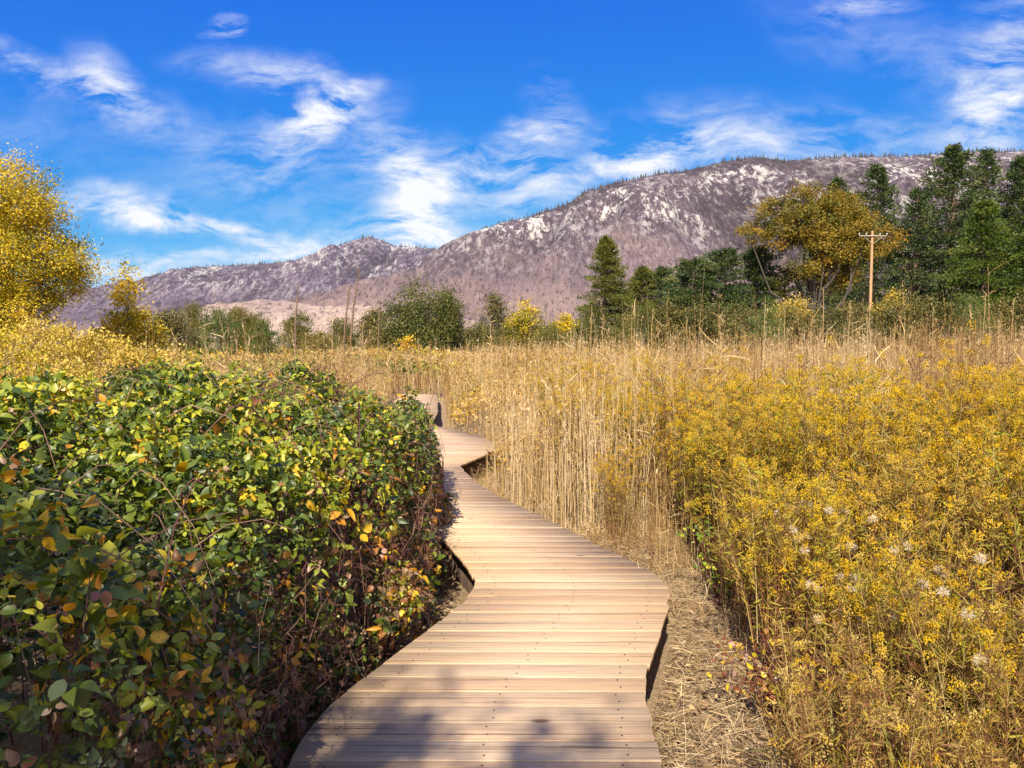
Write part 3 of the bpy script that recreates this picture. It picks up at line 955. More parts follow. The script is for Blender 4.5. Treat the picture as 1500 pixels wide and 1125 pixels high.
def goldenrod(ns, H, spread, dry=0.0, leafn=26, fluff=False, heads_share=1.0):
    t = thing("goldenrod", LAB_G, "goldenrod", group=GROUP_G)
    gs, gl, gf = Geo(), Geo(), Geo()
    a = rng.uniform(0, 2 * np.pi, ns)
    r0 = .16 * np.sqrt(rng.random(ns))
    hgt = H * rng.uniform(.55, 1.10, ns)
    sp = spread * rng.uniform(.15, 1.0, ns)
    d = np.stack([np.cos(a), np.sin(a), np.zeros(ns)], -1)
    B = d * r0[:, None]
    k_ = 7
    tt = np.linspace(0, 1, k_)[None, :, None]
    P = B[:, None] + d[:, None] * sp[:, None, None] * tt ** 1.5 + np.array([0, 0, 1.0]) * hgt[:, None, None] * tt + np.cumsum(rng.normal(0, .010, (ns, k_, 3)), 1) * tt
    tubes(gs, P, np.linspace(.0038, .0014, k_)[None], 4, rng.random(ns))

    def along(i, f):
        x = f * (k_ - 1)
        j = np.minimum(x.astype(int), k_ - 2)
        return P[i, j] * (1 - (x - j))[:, None] + P[i, j + 1] * (x - j)[:, None]

    # side branches near the top
    nb = ns * 7
    ib = rng.integers(0, ns, nb)
    fb = rng.uniform(.70, .99, nb)
    p0 = along(ib, fb)
    bd = unit(rng.normal(0, 1, (nb, 3)) * [1, 1, .3] + [0, 0, 1.25])
    bl = rng.uniform(.06, .20, nb)
    p2 = p0 + bd * bl[:, None] + np.array([0, 0, .03])
    tubes(gs, np.stack([p0, p0 + bd * (bl * .5)[:, None], p2], 1), np.array([[.0016, .0013, .0009]]), 3, rng.random(nb))
    # linear leaves
    nl = ns * leafn
    il = rng.integers(0, ns, nl)
    fl = rng.uniform(.10, .97, nl) ** .5
    pl = along(il, fl)
    ad_ = unit(rng.normal(0, 1, (nl, 3)) * [1, 1, .5] + [0, 0, .75])
    L = rng.uniform(.035, .095, nl)
    tn = np.clip(rng.random(nl) * .7 + .30 * (fl < .6) + dry, 0, 1)
    place(gl, STRAP[0], STRAP[1], pl, frames(ad_, rdir(nl)), np.stack([L, L * 1.1, L], -1), tn)
    # leaves on branches
    nl = nb * 4
    ib2 = rng.integers(0, nb, nl)
    pl = p0[ib2] + (p2[ib2] - p0[ib2]) * rng.random(nl)[:, None]
    ad_ = unit(rng.normal(0, 1, (nl, 3)) + [0, 0, .5])
    L = rng.uniform(.02, .055, nl)
    place(gl, STRAP[0], STRAP[1], pl, frames(ad_, rdir(nl)), np.stack([L, L * 1.2, L], -1), np.clip(rng.random(nl) * .75 + dry, 0, 1))
    # flat-topped flower heads made of small florets
    heads = np.concatenate([P[:, -1], p2])
    heads = heads[rng.random(len(heads)) < heads_share]
    nf = 34
    n = len(heads) * nf
    hi = np.repeat(np.arange(len(heads)), nf)
    plume = rng.random(n) ** 1.5 * np.repeat(rng.uniform(.015, .06, len(heads)), nf)
    ang = rng.uniform(0, 2 * np.pi, n)
    rr = np.sqrt(rng.random(n)) * np.repeat(rng.uniform(.014, .036, len(heads)), nf)
    pf = heads[hi] + np.stack([np.cos(ang) * rr, np.sin(ang) * rr, .018 - rr * .4 - plume + rng.normal(0, .006, n)], -1)
    fa = unit(rng.normal(0, .6, (n, 3)) + [0, 0, 1])
    tone = np.clip(np.repeat(rng.random(len(heads)), nf) * .7 + rng.random(n) * .3 + dry * .6, 0, 1)
    place(gf, TUFT[0], TUFT[1], pf, frames(fa, rdir(n)), np.stack([rng.uniform(.007, .014, n), rng.uniform(.014, .027, n), rng.uniform(.014, .027, n)], -1), tone)
    gs.build("stem", M_GSTEM, t)
    gl.build("leaves", M_GLEAF, t)
    gf.build("flower_heads", M_GFLOW, t)
    if fluff:
        gw = Geo()
        nh = 14
        hp = heads[rng.integers(0, len(heads), nh)] + rng.normal(0, .01, (nh, 3))
        m_ = 150
        dirs = rdir(nh * m_)
        place(gw, STRAP[0], STRAP[1], np.repeat(hp, m_, 0), frames(dirs, rdir(nh * m_)), np.stack([rng.uniform(.016, .034, nh * m_)] * 3, -1) * np.array([1, .6, 1]), rng.random(nh * m_))
        gw.build("seed_heads", M_FLUFF, t)
        t['label'] = "golden clump carrying white fluffy seed heads right of the boardwalk"
        t['group'] = "clumps with white seed heads"
    return t


protos = [goldenrod(34, 1.46, .30, heads_share=.8), goldenrod(30, 1.28, .27, .12, heads_share=.55), goldenrod(40, 1.52, .26, heads_share=.85), goldenrod(22, .95, .22, .42, 22, heads_share=.12), goldenrod(26, 1.12, .28, .15, 26, True, .5)]
used = [False] * len(protos)
spots = []
for yy_ in np.arange(3.75, 7.3, .42):
    x0 = np.interp(yy_, [2.4, 3.0, 3.6, 4.4, 5.2, 6.2, 8, 10, 11], [1.14, 1.22, 1.40, 1.56, 1.64, 1.70, 1.9, 2.2, 2.7])
    x1 = .70 * yy_ + 1.0
    step = .66 if yy_ < 4.2 else .54
    for j, xx_ in enumerate(np.arange(x0, x1, step)):
        if j > 0 and vnoise(np.array([xx_ * 1.3]), np.array([yy_ * 1.3]), 93)[0] < .20:
            continue
        spots.append((xx_ + rng.uniform(-.10, .16), yy_ + rng.uniform(-.16, .16), j == 0))
print("goldenrod clumps", len(spots))


def put(i, x, y, s, sz):
    loc, rz = (x, y, -.01), rng.uniform(0, 6.28)
    if not used[i]:
        o = protos[i]
        o.location, o.rotation_euler, o.scale = loc, (0, 0, rz), (s, s, sz)
        used[i] = True
    else:
        dup(protos[i], loc, rz, (s, s, sz))


for (x, y, first) in spots:
    i = 3 if (first and rng.random() < .7) else int(rng.choice([0, 1, 2, 0, 2, 1, 3]))
    if y < 4.2:
        i = int(rng.choice([3, 1, 1, 0, 2]))
    s = rng.uniform(.85, 1.08)
    sz = s * rng.uniform(.92, 1.06) * np.interp(y, [2.5, 3.5, 5, 9], [.78, .96, 1.03, 1.05]) * (.97 + .07 * max(0, x - 1.5) / 2)
    put(i, x, y, s, sz)
for px, py, Yd in ((1330, 800, 3.3), (1240, 810, 3.7), (1450, 905, 2.9), (1180, 700, 4.6)):
    p = at(px, py, Yd)
    put(4, p[0], p[1] + .1, .95, .85)
# a loose line of clumps among the reeds
for px, Yd, sc in ((930, 8.2, .95), (985, 7.4, .9), (890, 10.5, 1.0), (1010, 9.5, 1.05), (840, 13, 1.0), (960, 12, 1.05), (1040, 6.4, .85), (905, 6.9, .6)):
    p = at(px, 700, Yd)
    put(int(rng.choice([0, 1, 2])), p[0], Yd, sc, sc)

# short dry weeds in front of the stand
for _ in range(30):
    yw = rng.uniform(2.4, 3.5)
    xw = rng.uniform(np.interp(yw, [2.4, 3.5], [1.02, 1.36]), .72 * yw + .3)
    put(3, xw, yw, rng.uniform(.6, .85), rng.uniform(.45, .85))
# thin golden clumps scattered through the reeds
for _ in range(26):
    yw = rng.uniform(7.5, 15)
    xw = rng.uniform(np.interp(yw, [7, 9, 15], [1.0, .4, .5]), .62 * yw)
    put(int(rng.choice([0, 1, 2, 1])), xw, yw, rng.uniform(.75, 1.0), rng.uniform(.75, 1.02))

# low broad-leaved sprigs at the foot of the clumps
M_SPRIG = leaf_mat("sprig_leaf", [(0, (0.05, 0.12, 0.02)), (.4, (0.26, 0.33, 0.03)), (.7, (0.62, 0.45, 0.03)), (.80, (0.24, 0.07, 0.03)), (.95, (0.18, 0.07, 0.04)), (1, (0.45, 0.32, 0.24))], .35, .45, .4)


def sprig(label, p, H, Rr, nst, tlo, thi):
    t = thing("bramble_sprig", label, "bramble", p)
    gs, gl = Geo(), Geo()
    a = rng.uniform(0, 2 * np.pi, nst)
    d = np.stack([np.cos(a), np.sin(a), np.zeros(nst)], -1)
    tt = np.linspace(0, 1, 6)[None, :, None]
    P = d[:, None] * .04 + d[:, None] * (Rr * rng.uniform(.4, 1, nst))[:, None, None] * tt ** 1.4 + np.array([0, 0, 1.0]) * (H * rng.uniform(.5, 1, nst))[:, None, None] * np.sin(tt * 1.9)
    tubes(gs, P, np.linspace(.004, .0014, 6)[None], 4, rng.random(nst) * .5)
    n = nst * 13
    i, j = rng.integers(0, nst, n), rng.integers(1, 6, n)
    pos = P[i, j] + rng.normal(0, .02, (n, 3))
    L = rng.uniform(.02, .045, n)
    place(gl, OVAL[0], OVAL[1], pos, frames(unit(rng.normal(0, 1, (n, 3)) + [0, -.3, 0]), unit(rng.normal(0, .6, (n, 3)) + [-.2, -.5, 1])), L, rng.uniform(tlo, thi, n))
    gs.build("canes", M_CANE, t)
    gl.build("leaves", M_SPRIG, t)


def grass_tuft(label, p, n, H, dry):
    t = thing("grass_tuft", label, "grass tuft", p, group="coarse grass tufts among the golden clumps")
    g = Geo()
    a = rng.uniform(0, 2 * np.pi, n)
    d = np.stack([np.cos(a), np.sin(a), np.zeros(n)], -1)
    L = H * rng.uniform(.5, 1.1, n)
    out = L * rng.uniform(.15, .75, n)
    tt = np.linspace(0, 1, 7)[None, :, None]
    P = d[:, None] * (.02 + out[:, None, None] * tt ** 1.5) + np.array([0, 0, 1.0]) * (L[:, None, None] * (tt - .45 * tt ** 3 * (out / L)[:, None, None] * 1.4))
    sd = np.cross(d, [0, 0, 1.0])[:, None] * (rng.uniform(.003, .007, n)[:, None, None] * np.sin(np.pi * (.12 + .87 * tt)))
    V = np.stack([P - sd, P + np.array([0, 0, -.002]), P + sd], 2)          # n, 7, 3, 3
    i, j = np.meshgrid(np.arange(6), np.arange(2), indexing='ij')
    q = np.stack([i * 3 + j, i * 3 + j + 1, (i + 1) * 3 + j + 1, (i + 1) * 3 + j], -1).reshape(-1, 4)
    F = (q[None] + (np.arange(n) * 21)[:, None, None]).reshape(-1, 4)
    g.add(V.reshape(-1, 3), [F], np.repeat(np.clip(rng.random(n) * .5 + dry, 0, 1), 21))
    tag(g.build("blades", M_BLADE, t))


M_BLADE = leaf_mat("coarse_grass_blade", [(0, (0.12, 0.17, 0.03)), (.4, (0.30, 0.27, 0.05)), (.7, (0.50, 0.36, 0.13)), (1, (0.62, 0.49, 0.27))], .3, .5, .3)


def ground_pt(px, py):
    return tuple(on_plane(px, py, 0.0))


for _ in range(18):
    yw = rng.uniform(2.5, 3.9)
    xw = rng.uniform(np.interp(yw, [2.4, 3.9], [1.15, 1.6]), .70 * yw + .1)
    grass_tuft("tuft of coarse arching grass at the foot of the golden clumps", (xw, yw, -.02), 26, rng.uniform(.35, .75), rng.uniform(0, .5))
sprig("small green bramble growing in the dark gap right of the deck bend", ground_pt(1058, 890), .62, .26, 24, 0, .55)
sprig("low red and yellow leaved bramble on the soil at lower right", ground_pt(1150, 1065), .40, .34, 50, .62, 1.0)
sprig("sparse yellow leaved bramble under the golden clumps near the frame bottom", ground_pt(1265, 1120), .40, .3, 16, .35, .95)

# ------------------------------------------------------------------ low bramble and weeds over the middle field
M_COVER = leaf_mat("field_bramble_leaf", [(0, (0.055, 0.075, 0.014)), (.3, (0.15, 0.16, 0.024)), (.55, (0.36, 0.28, 0.035)), (.78, (0.50, 0.29, 0.035)), (1, (0.48, 0.34, 0.17))], .3, .55, .3)
g = Geo()
n = 62000
Y = 9.6 / (1 - rng.random(n) * (1 - 9.6 / 58))
X = -Y * .78 - 2 + (Y * .90 + 4.5) * rng.random(n)
m = off_path(X, Y, .35) & (bramble_edge(X, Y) < -.2)
X, Y = X[m], Y[m]
top = .62 + .85 * fbm(X * .33, Y * .30, 4, 61) + .16 * np.clip((Y - 18) / 20, 0, 1)
d = np.minimum(np.abs(X - np.clip(X, Lx(np.minimum(Y, Y_END)), Rx(np.minimum(Y, Y_END)))), 3)
top *= np.where(Y < Y_END + 1, np.clip(.35 + d * .6, .35, 1), 1)
Z = top - np.abs(rng.normal(0, .20, len(X)))
patchn = fbm(X * .28, Y * .16, 3, 62)
tone = np.clip(.27 + rng.random(len(X)) * .5 + (patchn - .5) * 1.5, 0, 1)
sz = rng.uniform(.045, .085, len(X)) * np.clip(Y / 13, 1, 3.2)
pos = np.stack([X, Y, np.maximum(Z, .02)], -1)
place(g, OVAL[0], OVAL[1], pos, frames(rdir(len(X)), unit(rng.normal(0, .7, (len(X), 3)) + [0, -.4, .8])), sz, tone)
tag(g.build("undergrowth", M_COVER), "low yellow-green bramble and weeds covering the middle field", "undergrowth", kind="stuff")

# ------------------------------------------------------------------ trees and shrubs
M_BARK = bark_mat("grey_bark", (0.06, 0.048, 0.04), (0.17, 0.14, 0.115), 6.0)
M_DBARK = bark_mat("dark_oak_bark", (0.03, 0.024, 0.02), (0.09, 0.07, 0.055), 5.0)
M_PBARK = bark_mat("pine_bark", (0.07, 0.042, 0.03), (0.18, 0.115, 0.08), 4.0)


def stops4(a, b, c_, d_):
    return [(0, a), (.35, b), (.7, c_), (1, d_)]


M_GOLD = leaf_mat("gold_leaf", stops4((0.14, 0.145, 0.016), (0.42, 0.34, 0.020), (0.68, 0.48, 0.028), (0.62, 0.38, 0.035)), .35, .5, .3)
M_PALEGOLD = leaf_mat("pale_gold_leaf", stops4((0.30, 0.24, 0.03), (0.50, 0.37, 0.05), (0.60, 0.45, 0.09), (0.56, 0.40, 0.17)), .35, .55, .3)
M_OAK = leaf_mat("oak_leaf", stops4((0.06, 0.075, 0.012), (0.17, 0.14, 0.016), (0.31, 0.20, 0.02), (0.36, 0.17, 0.025)), .3, .55, .3)
M_WILLOW = leaf_mat("willow_leaf", stops4((0.045, 0.065, 0.014), (0.095, 0.11, 0.02), (0.17, 0.155, 0.034), (0.27, 0.20, 0.065)), .3, .55, .3)
M_DKGREEN = leaf_mat("dark_shrub_leaf", stops4((0.030, 0.055, 0.015), (0.065, 0.105, 0.022), (0.12, 0.155, 0.034), (0.20, 0.19, 0.055)), .25, .5, .35)
M_OLIVE = leaf_mat("olive_shrub_leaf", stops4((0.038, 0.044, 0.012), (0.085, 0.086, 0.019), (0.15, 0.13, 0.03), (0.23, 0.155, 0.055)), .25, .55, .3)
M_BUSH = leaf_mat("green_bush_leaf", stops4((0.026, 0.040, 0.010), (0.062, 0.080, 0.016), (0.12, 0.13, 0.026), (0.20, 0.16, 0.045)), .25, .55, .3)
M_PINE = leaf_mat("pine_needle", stops4((0.022, 0.044, 0.015), (0.050, 0.085, 0.024), (0.10, 0.135, 0.034), (0.18, 0.175, 0.05)), .15, .5, .35)
M_CEDAR = leaf_mat("cedar_spray", stops4((0.030, 0.058, 0.010), (0.070, 0.12, 0.016), (0.125, 0.18, 0.022), (0.21, 0.21, 0.04)), .2, .5, .35)
M_YPINE = leaf_mat("young_conifer_needle", stops4((0.050, 0.066, 0.014), (0.10, 0.12, 0.02), (0.17, 0.175, 0.03), (0.27, 0.23, 0.05)), .2, .5, .35)


def broadleaf(name, label, cat, base, lobes, ncl, per, leaf, mat, sigma=.35, trunk_r=.14, trunk_top=None, limbs=14, bark=None, group=None, tpl=CHIP, parts=("trunk", "crown"), bias=0.0, upright=0.0):
    """lobes: (x, y, z, rx, ry, rz) in metres from the base"""
    t = thing(name, label, cat, base, group=group)
    L = np.array(lobes, float)
    wgt = (L[:, 3] * L[:, 5]) ** 1.0
    li = rng.choice(len(L), ncl, p=wgt / wgt.sum())
    d = rdir(ncl)
    rr = (.42 + .58 * rng.random(ncl) ** .55)
    cc = L[li, :3] + d * L[li, 3:] * rr[:, None]
    ok = cc[:, 2] > .12
    cc, d, li = cc[ok], d[ok], li[ok]
    ncl = len(cc)
    cs = rng.uniform(.55, 1.25, ncl) * sigma
    # fewer leaves in some clusters leaves gaps
    idx = np.repeat(np.arange(ncl), np.maximum(3, (per * rng.uniform(.35, 1.5, ncl)).astype(int)))
    n = len(idx)
    pos = cc[idx] + rng.normal(0, 1, (n, 3)) * cs[idx][:, None] * np.array([1, 1, .72])
    pos[:, 2] = np.maximum(pos[:, 2], .04)
    nr = unit(d[idx] * .7 + rng.normal(0, .75, (n, 3)) + np.array([0, 0, .35]))
    tone = np.clip(.5 + rng.normal(0, .20, ncl)[idx] + rng.normal(0, .16, n) + bias, 0, 1)
    g = Geo()
    place(g, tpl[0], tpl[1], pos, frames(rdir(n) + np.array([0, 0, upright]), nr), leaf * rng.uniform(.6, 1.4, n), tone)
    gt = Geo()
    zt = trunk_top or L[:, 2].max()
    tp = np.array([(0, 0, -.1), (.02 * zt, 0, zt * .3), (-.03 * zt, .02 * zt, zt * .65), (L[0, 0] * .6, L[0, 1] * .6, zt)])
    tubes(gt, tp[None], np.array([[1.25, 1.0, .75, .3]]) * trunk_r, 7, .5, np.array([[1.0, .3, 0]]))
    lm = rng.permutation(ncl)[:limbs]
    if len(lm):
        f = rng.uniform(.12, .8, len(lm))
        x = f * 3
        j = np.minimum(x.astype(int), 2)
        s0 = tp[j] * (1 - (x - j))[:, None] + tp[j + 1] * (x - j)[:, None]
        e1 = cc[lm]
        mid = s0 * .5 + e1 * .5 + rng.normal(0, .08, e1.shape) * np.linalg.norm(e1 - s0, axis=1)[:, None] + np.array([0, 0, -.04]) * zt * .5
        q1, q3 = s0 * .5 + mid * .5, mid * .5 + e1 * .5
        tubes(gt, np.stack([s0, q1, mid, q3, e1], 1), np.array([[.5, .4, .3, .2, .08]]) * trunk_r, 5, .5)
    gt.build(parts[0], bark or M_BARK, t)
    g.build(parts[1], mat, t)
    return t


def conifer(name, label, base, H, Rb, mat, z0=.12, whorls=26, per=7, tuft=.42, ntuft=16, power=.8, droop=.12, gap=.0, trunk_r=.25, group=None, rag=.35, cat="conifer"):
    t = thing(name, label, cat, base, group=group)
    gt, g = Geo(), Geo()
    bend = rng.normal(0, .012, 2) * H
    tp = np.array([(0, 0, -.2), (bend[0] * .3, bend[1] * .3, H * .35), (bend[0], bend[1], H * .7), (bend[0] * .8, bend[1] * .8, H)])
    tubes(gt, tp[None], np.array([[1.2, .95, .55, .08]]) * trunk_r, 7, .5, np.array([[1.0, .3, 0]]))
    zs = z0 + (1 - z0) * (np.arange(whorls * per) + rng.random(whorls * per)) / (whorls * per)
    if gap > 0:
        kz = np.array([vnoise(np.array([z * 9.0]), np.array([3.3]), int(H * 10))[0] for z in zs])
        zs = zs[kz > gap]
    n = len(zs)
    a = rng.uniform(0, 2 * np.pi, n)
    side = .75 + .5 * np.array([vnoise(np.array([1 + math.cos(x) * 1.3 + z * 3.5]), np.array([1 + math.sin(x) * 1.3]), int(H * 7) + 3)[0] for x, z in zip(a, zs)])
    ln = Rb * np.clip((1 - zs) / (1 - z0), 0.0, 1) ** power * rng.uniform(1 - rag, 1 + rag * .5, n) * side + .12
    ln *= np.clip(.45 + (zs - z0) / (.12), .45, 1)
    d = np.stack([np.cos(a), np.sin(a), np.zeros(n)], -1)
    cx = np.interp(zs, [0, .35, .7, 1], tp[:, 0])
    cy = np.interp(zs, [0, .35, .7, 1], tp[:, 1])
    s0 = np.stack([cx, cy, zs * H], -1)
    rise = np.interp(zs, [z0, .6, 1], [-droop, .05, .8])
    tip = s0 + d * ln[:, None] + np.array([0, 0, 1.0]) * (rise * ln)[:, None]
    mid = (s0 + tip) * .5 + np.array([0, 0, 1.0]) * (ln * .06)[:, None]
    tubes(gt, np.stack([s0, mid, tip], 1), (np.array([[.16, .10, .03]]) * trunk_r), 3, .5)
    cnt = np.maximum(10, (4.2 * ntuft * (.35 + ln / Rb)).astype(int))
    i = np.repeat(np.arange(n), cnt)
    m = len(i)
    f = rng.random(m) ** .62
    f = .18 + .85 * f
    p = s0[i] * (1 - f)[:, None] + tip[i] * f[:, None] + np.array([0, 0, 1.0]) * (ln[i] * .06 * (1 - np.abs(2 * f - 1)))[:, None]
    sd = np.stack([-np.sin(a), np.cos(a), np.zeros(n)], -1)
    p += sd[i] * (rng.normal(0, .22, m) * ln[i] * (.4 + .7 * f))[:, None] + rng.normal(0, .30, (m, 3)) * tuft
    ax_ = unit(d[i] * .9 + sd[i] * rng.normal(0, .7, m)[:, None] + np.array([0, 0, 1.0]) * rng.normal(.35, .6, m)[:, None])
    tone = np.clip(.42 + rng.normal(0, .17, n)[i] + rng.normal(0, .15, m) + .18 * (f - .5), 0, 1)
    sc = tuft * rng.uniform(.32, .85, m)
    place(g, TUFT[0], TUFT[1], p, frames(ax_, rdir(m)), np.stack([sc, sc * 1.25, sc * 1.25], -1), tone)
    gt.build("trunk", M_PBARK, t)
    g.build("crown", mat, t)
    return t


def spot(px, Y):
    return (at(px, 510, Y)[0], Y, 0.0)


def hgt(px, py, Y):
    return at(px, py, Y)[2]


def mpp(Y):
    return Y / FPX


# --- left: yellow cottonwoods
b = spot(-15, 20)
broadleaf("cottonwood", "large golden yellow cottonwood at the left edge", "tree", b,
          [(0, 0, 4.0, 2.6, 2.2, 1.5), (.2, 0, 5.4, 1.8, 1.6, 1.2), (1.35, .2, 3.5, 1.25, 1.2, .85), (-1.2, 0, 5.6, 1.7, 1.5, 1.3), (.9, -.2, 5.2, 1.0, 1.0, .7), (1.85, 0, 4.0, .65, .6, .5), (-1.6, .5, 3.2, 1.8, 1.5, 1.2), (.4, -.5, 2.6, 1.6, 1.2, .8)],
          620, 190, .055, M_GOLD, .24, .13, 5.4, 70, tpl=OVAL, bias=-.10)
b = spot(192, 24)
broadleaf("cottonwood", "small yellow sapling right of the large golden tree", "tree", b,
          [(0, 0, 1.9, 1.0, .8, .9), (-.15, 0, 3.6, .35, .35, .75), (.45, 0, 2.4, .55, .5, .5), (-.5, .1, 2.2, .5, .5, .55)], 110, 80, .08, M_GOLD, .20, .05, 3.9, 26, tpl=OVAL)
for (px, top, w, Y, lab, mt) in (
        (60, 448, 200, 16, "pale golden bush under the large yellow tree", M_PALEGOLD),
        (-30, 455, 190, 13, "tall golden bush cut by the left frame edge", M_GOLD),
        (150, 482, 130, 18, "straw-gold weedy bush before the small yellow sapling", M_PALEGOLD),
        (215, 500, 110, 15, "low dry golden bush behind the bramble thicket", M_PALEGOLD),
        (100, 512, 120, 12, "dry straw-coloured bush just behind the bramble top", M_PALEGOLD)):
    H, W = hgt(px, top, Y), w * mpp(Y) / 2
    broadleaf("golden_bush", lab, "bush", spot(px, Y), [(0, 0, H * .45, W, W * .8, H * .42), (-W * .4, 0, H * .68, W * .5, W * .5, H * .25), (W * .4, 0, H * .6, W * .5, W * .5, H * .25)],
              150, 90, .05 * Y / 14, mt, .15, .03, H * .6, 60, tpl=OVAL, parts=("stem", "foliage"), upright=.7)


def shrub(px, top, w, Y, label, mat, name="willow_shrub", lobes=None, group=None, ncl=120, per=64, leaf=None, bias=0.0, cat="shrub"):
    H, W = hgt(px, top, Y), w * mpp(Y) / 2
    if lobes is None:
        lobes = [(0, 0, .50, .8, .8, .45), (rng.uniform(-.5, -.2), .1, rng.uniform(.45, .62), .55, .5, .32), (rng.uniform(.2, .5), 0, rng.uniform(.4, .58), .55, .5, .30), (rng.uniform(-.2, .2), 0, .78, .40, .4, .22)]
    LL = [(x * W, y * W, z * H, rx * W, ry * W, rz * H) for x, y, z, rx, ry, rz in lobes]
    return broadleaf(name, label, cat, spot(px, Y), LL, ncl, per, leaf or .0022 * Y + .01, mat, .11 * min(W, H * .6) + .03 * H, .018 * H, H * .75, 18, group=group, parts=("stem", "foliage"), bias=bias, **({'tpl': TUFT, 'upright': 1.4} if mat in (M_WILLOW, M_DKGREEN) else {}))


UPRIGHT = [(0, 0, .45, .85, .8, .42), (-.2, 0, .70, .6, .5, .26), (.25, 0, .62, .6, .5, .28), (0, 0, .86, .35, .3, .15)]
shrub(250, 452, 62, 50, "grey-green willow just right of the yellow sapling", M_OLIVE)
shrub(285, 441, 55, 56, "tall loose olive willow behind the round dark green shrub", M_WILLOW)
shrub(321, 450, 66, 44, "round dark green shrub at the left of the willow row", M_DKGREEN, bias=.1)
shrub(347, 446, 50, 60, "brownish willow between the two dark green shrubs", M_WILLOW, bias=.2)
shrub(372, 455, 40, 60, "thin olive willow standing behind the small dark green shrub", M_WILLOW)
shrub(389, 469, 48, 44, "small dark green shrub right of the round one", M_DKGREEN, bias=.1)
shrub(438, 458, 56, 50, "olive brown willow under the leaning dead stalk", M_WILLOW)
shrub(503, 462, 50, 50, "olive willow below the pair of leaning dead stalks", M_WILLOW)
shrub(548, 452, 46, 56, "grey-green willow touching the large green bush", M_OLIVE)
shrub(470, 486, 60, 46, "low yellowish weed bush between the olive willows", M_WILLOW, bias=.3)
shrub(615, 408, 118, 50, "largest dark green bush standing left of centre before the mountain", M_BUSH, name="green_bush", cat="bush", ncl=280, per=90, bias=.05,
      lobes=[(0, 0, .30, .95, .8, .28), (-.12, 0, .72, .34, .4, .26), (-.55, 0, .48, .42, .5, .26), (.35, 0, .58, .36, .4, .28), (.72, 0, .62, .22, .3, .26), (.1, 0, .55, .5, .5, .22)])
shrub(657, 420, 36, 52, "narrow upright green bush at the right of the largest bush", M_OLIVE, name="green_bush", lobes=UPRIGHT)
shrub(722, 428, 54, 60, "round olive tree standing alone before the mountain foot", M_OLIVE, name="olive_tree", cat="tree", lobes=[(0, 0, .55, .9, .8, .34), (.1, 0, .75, .6, .6, .22), (-.5, 0, .4, .5, .5, .2), (.3, 0, .35, .6, .5, .25)], ncl=95)
shrub(770, 440, 60, 58, "bright yellow bush between the olive tree and the conifer", M_GOLD, name="yellow_bush", cat="bush", ncl=90, bias=-.1)
shrub(827, 456, 52, 62, "smaller bright yellow bush beside the conical conifer", M_GOLD, name="yellow_bush", cat="bush", bias=-.1)
shrub(1160, 427, 66, 66, "yellow bush under the orange oak", M_PALEGOLD, name="yellow_bush", cat="bush")
shrub(1308, 421, 84, 62, "yellow bush right of the wooden pole", M_PALEGOLD, name="yellow_bush", cat="bush", bias=-.2)
shrub(600, 492, 44, 40, "small orange bush before the large green bush", M_GOLD, name="orange_bush", cat="bush", bias=.3, ncl=30)

# --- hedge-like understory across the middle distance
lab_u = "dark olive shrub in the low row at the foot of the trees"
for px in range(575, 1560, 34):
    Y = rng.uniform(50, 60)
    top = np.interp(px, [575, 700, 860, 940, 1000, 1150, 1350, 1500], [478, 476, 472, 452, 446, 440, 434, 430]) + rng.uniform(-9, 9)
    w = rng.uniform(52, 84)
    shrub(px + rng.uniform(-8, 8), top, w, Y, lab_u, M_OLIVE if rng.random() < .74 else (M_DKGREEN if px > 960 else M_WILLOW), name="olive_shrub", group="low shrub row under the trees", ncl=95, per=60, bias=rng.uniform(-.12, .22))

# --- conifers, from left to right
def con(px, top, w, Y, label, mat, name="pine_tree", **kw):
    return conifer(name, label, spot(px, Y), hgt(px, top, Y), w * mpp(Y) / 2 * kw.pop('wide', 1.3), mat, **kw)


con(884, 350, 84, 75, "olive green conical conifer standing apart right of centre", M_YPINE, "conical_conifer", z0=.04, whorls=34, per=8, tuft=.34, ntuft=26, power=.75, rag=.22, droop=.25)
con(937, 395, 46, 85, "small dark conifer just right of the conical conifer", M_YPINE, "conical_conifer", z0=.06, whorls=26, per=9, ntuft=24, tuft=.36, power=.6, wide=1.75)
con(970, 397, 48, 86, "blunt grey-green conifer beside the small dark one", M_PINE, "conical_conifer", z0=.06, whorls=26, per=9, ntuft=24, tuft=.36, power=.5, wide=1.75)
con(1013, 386, 66, 70, "bushy dark young pine at the left of the pair", M_PINE, z0=.03, whorls=22, tuft=.40, power=.5, ntuft=30, wide=1.75)
con(1054, 373, 70, 72, "taller bushy dark young pine at the right of the pair", M_PINE, z0=.03, whorls=24, tuft=.40, power=.5, ntuft=30, wide=1.75)
con(1104, 370, 72, 74, "dark young pine under the left limbs of the orange oak", M_PINE, z0=.03, whorls=24, tuft=.40, power=.5, ntuft=30, wide=1.75)
con(1148, 398, 56, 73, "pale olive young conifer before the orange oak", M_YPINE, z0=.03, whorls=18, tuft=.38, power=.6, wide=1.75)
con(1218, 264, 70, 98, "pine with only its tip showing behind the orange oak", M_PINE, z0=.2, whorls=28, tuft=.6, power=.7, gap=.02, wide=1.65)
con(1276, 246, 92, 90, "tall ragged pine behind the wooden pole", M_PINE, z0=.12, whorls=32, tuft=.55, power=.75, gap=.02, ntuft=18, trunk_r=.3, wide=1.65)
con(1336, 282, 74, 86, "shorter dark pine left of the tallest pine", M_PINE, z0=.16, whorls=28, tuft=.52, power=.75, gap=.02, trunk_r=.28, wide=1.65)
con(1384, 217, 118, 86, "tallest pine with bare lower trunk at right", M_PINE, z0=.18, whorls=34, tuft=.58, power=.75, gap=.02, ntuft=20, trunk_r=.36, rag=.45, wide=1.65)
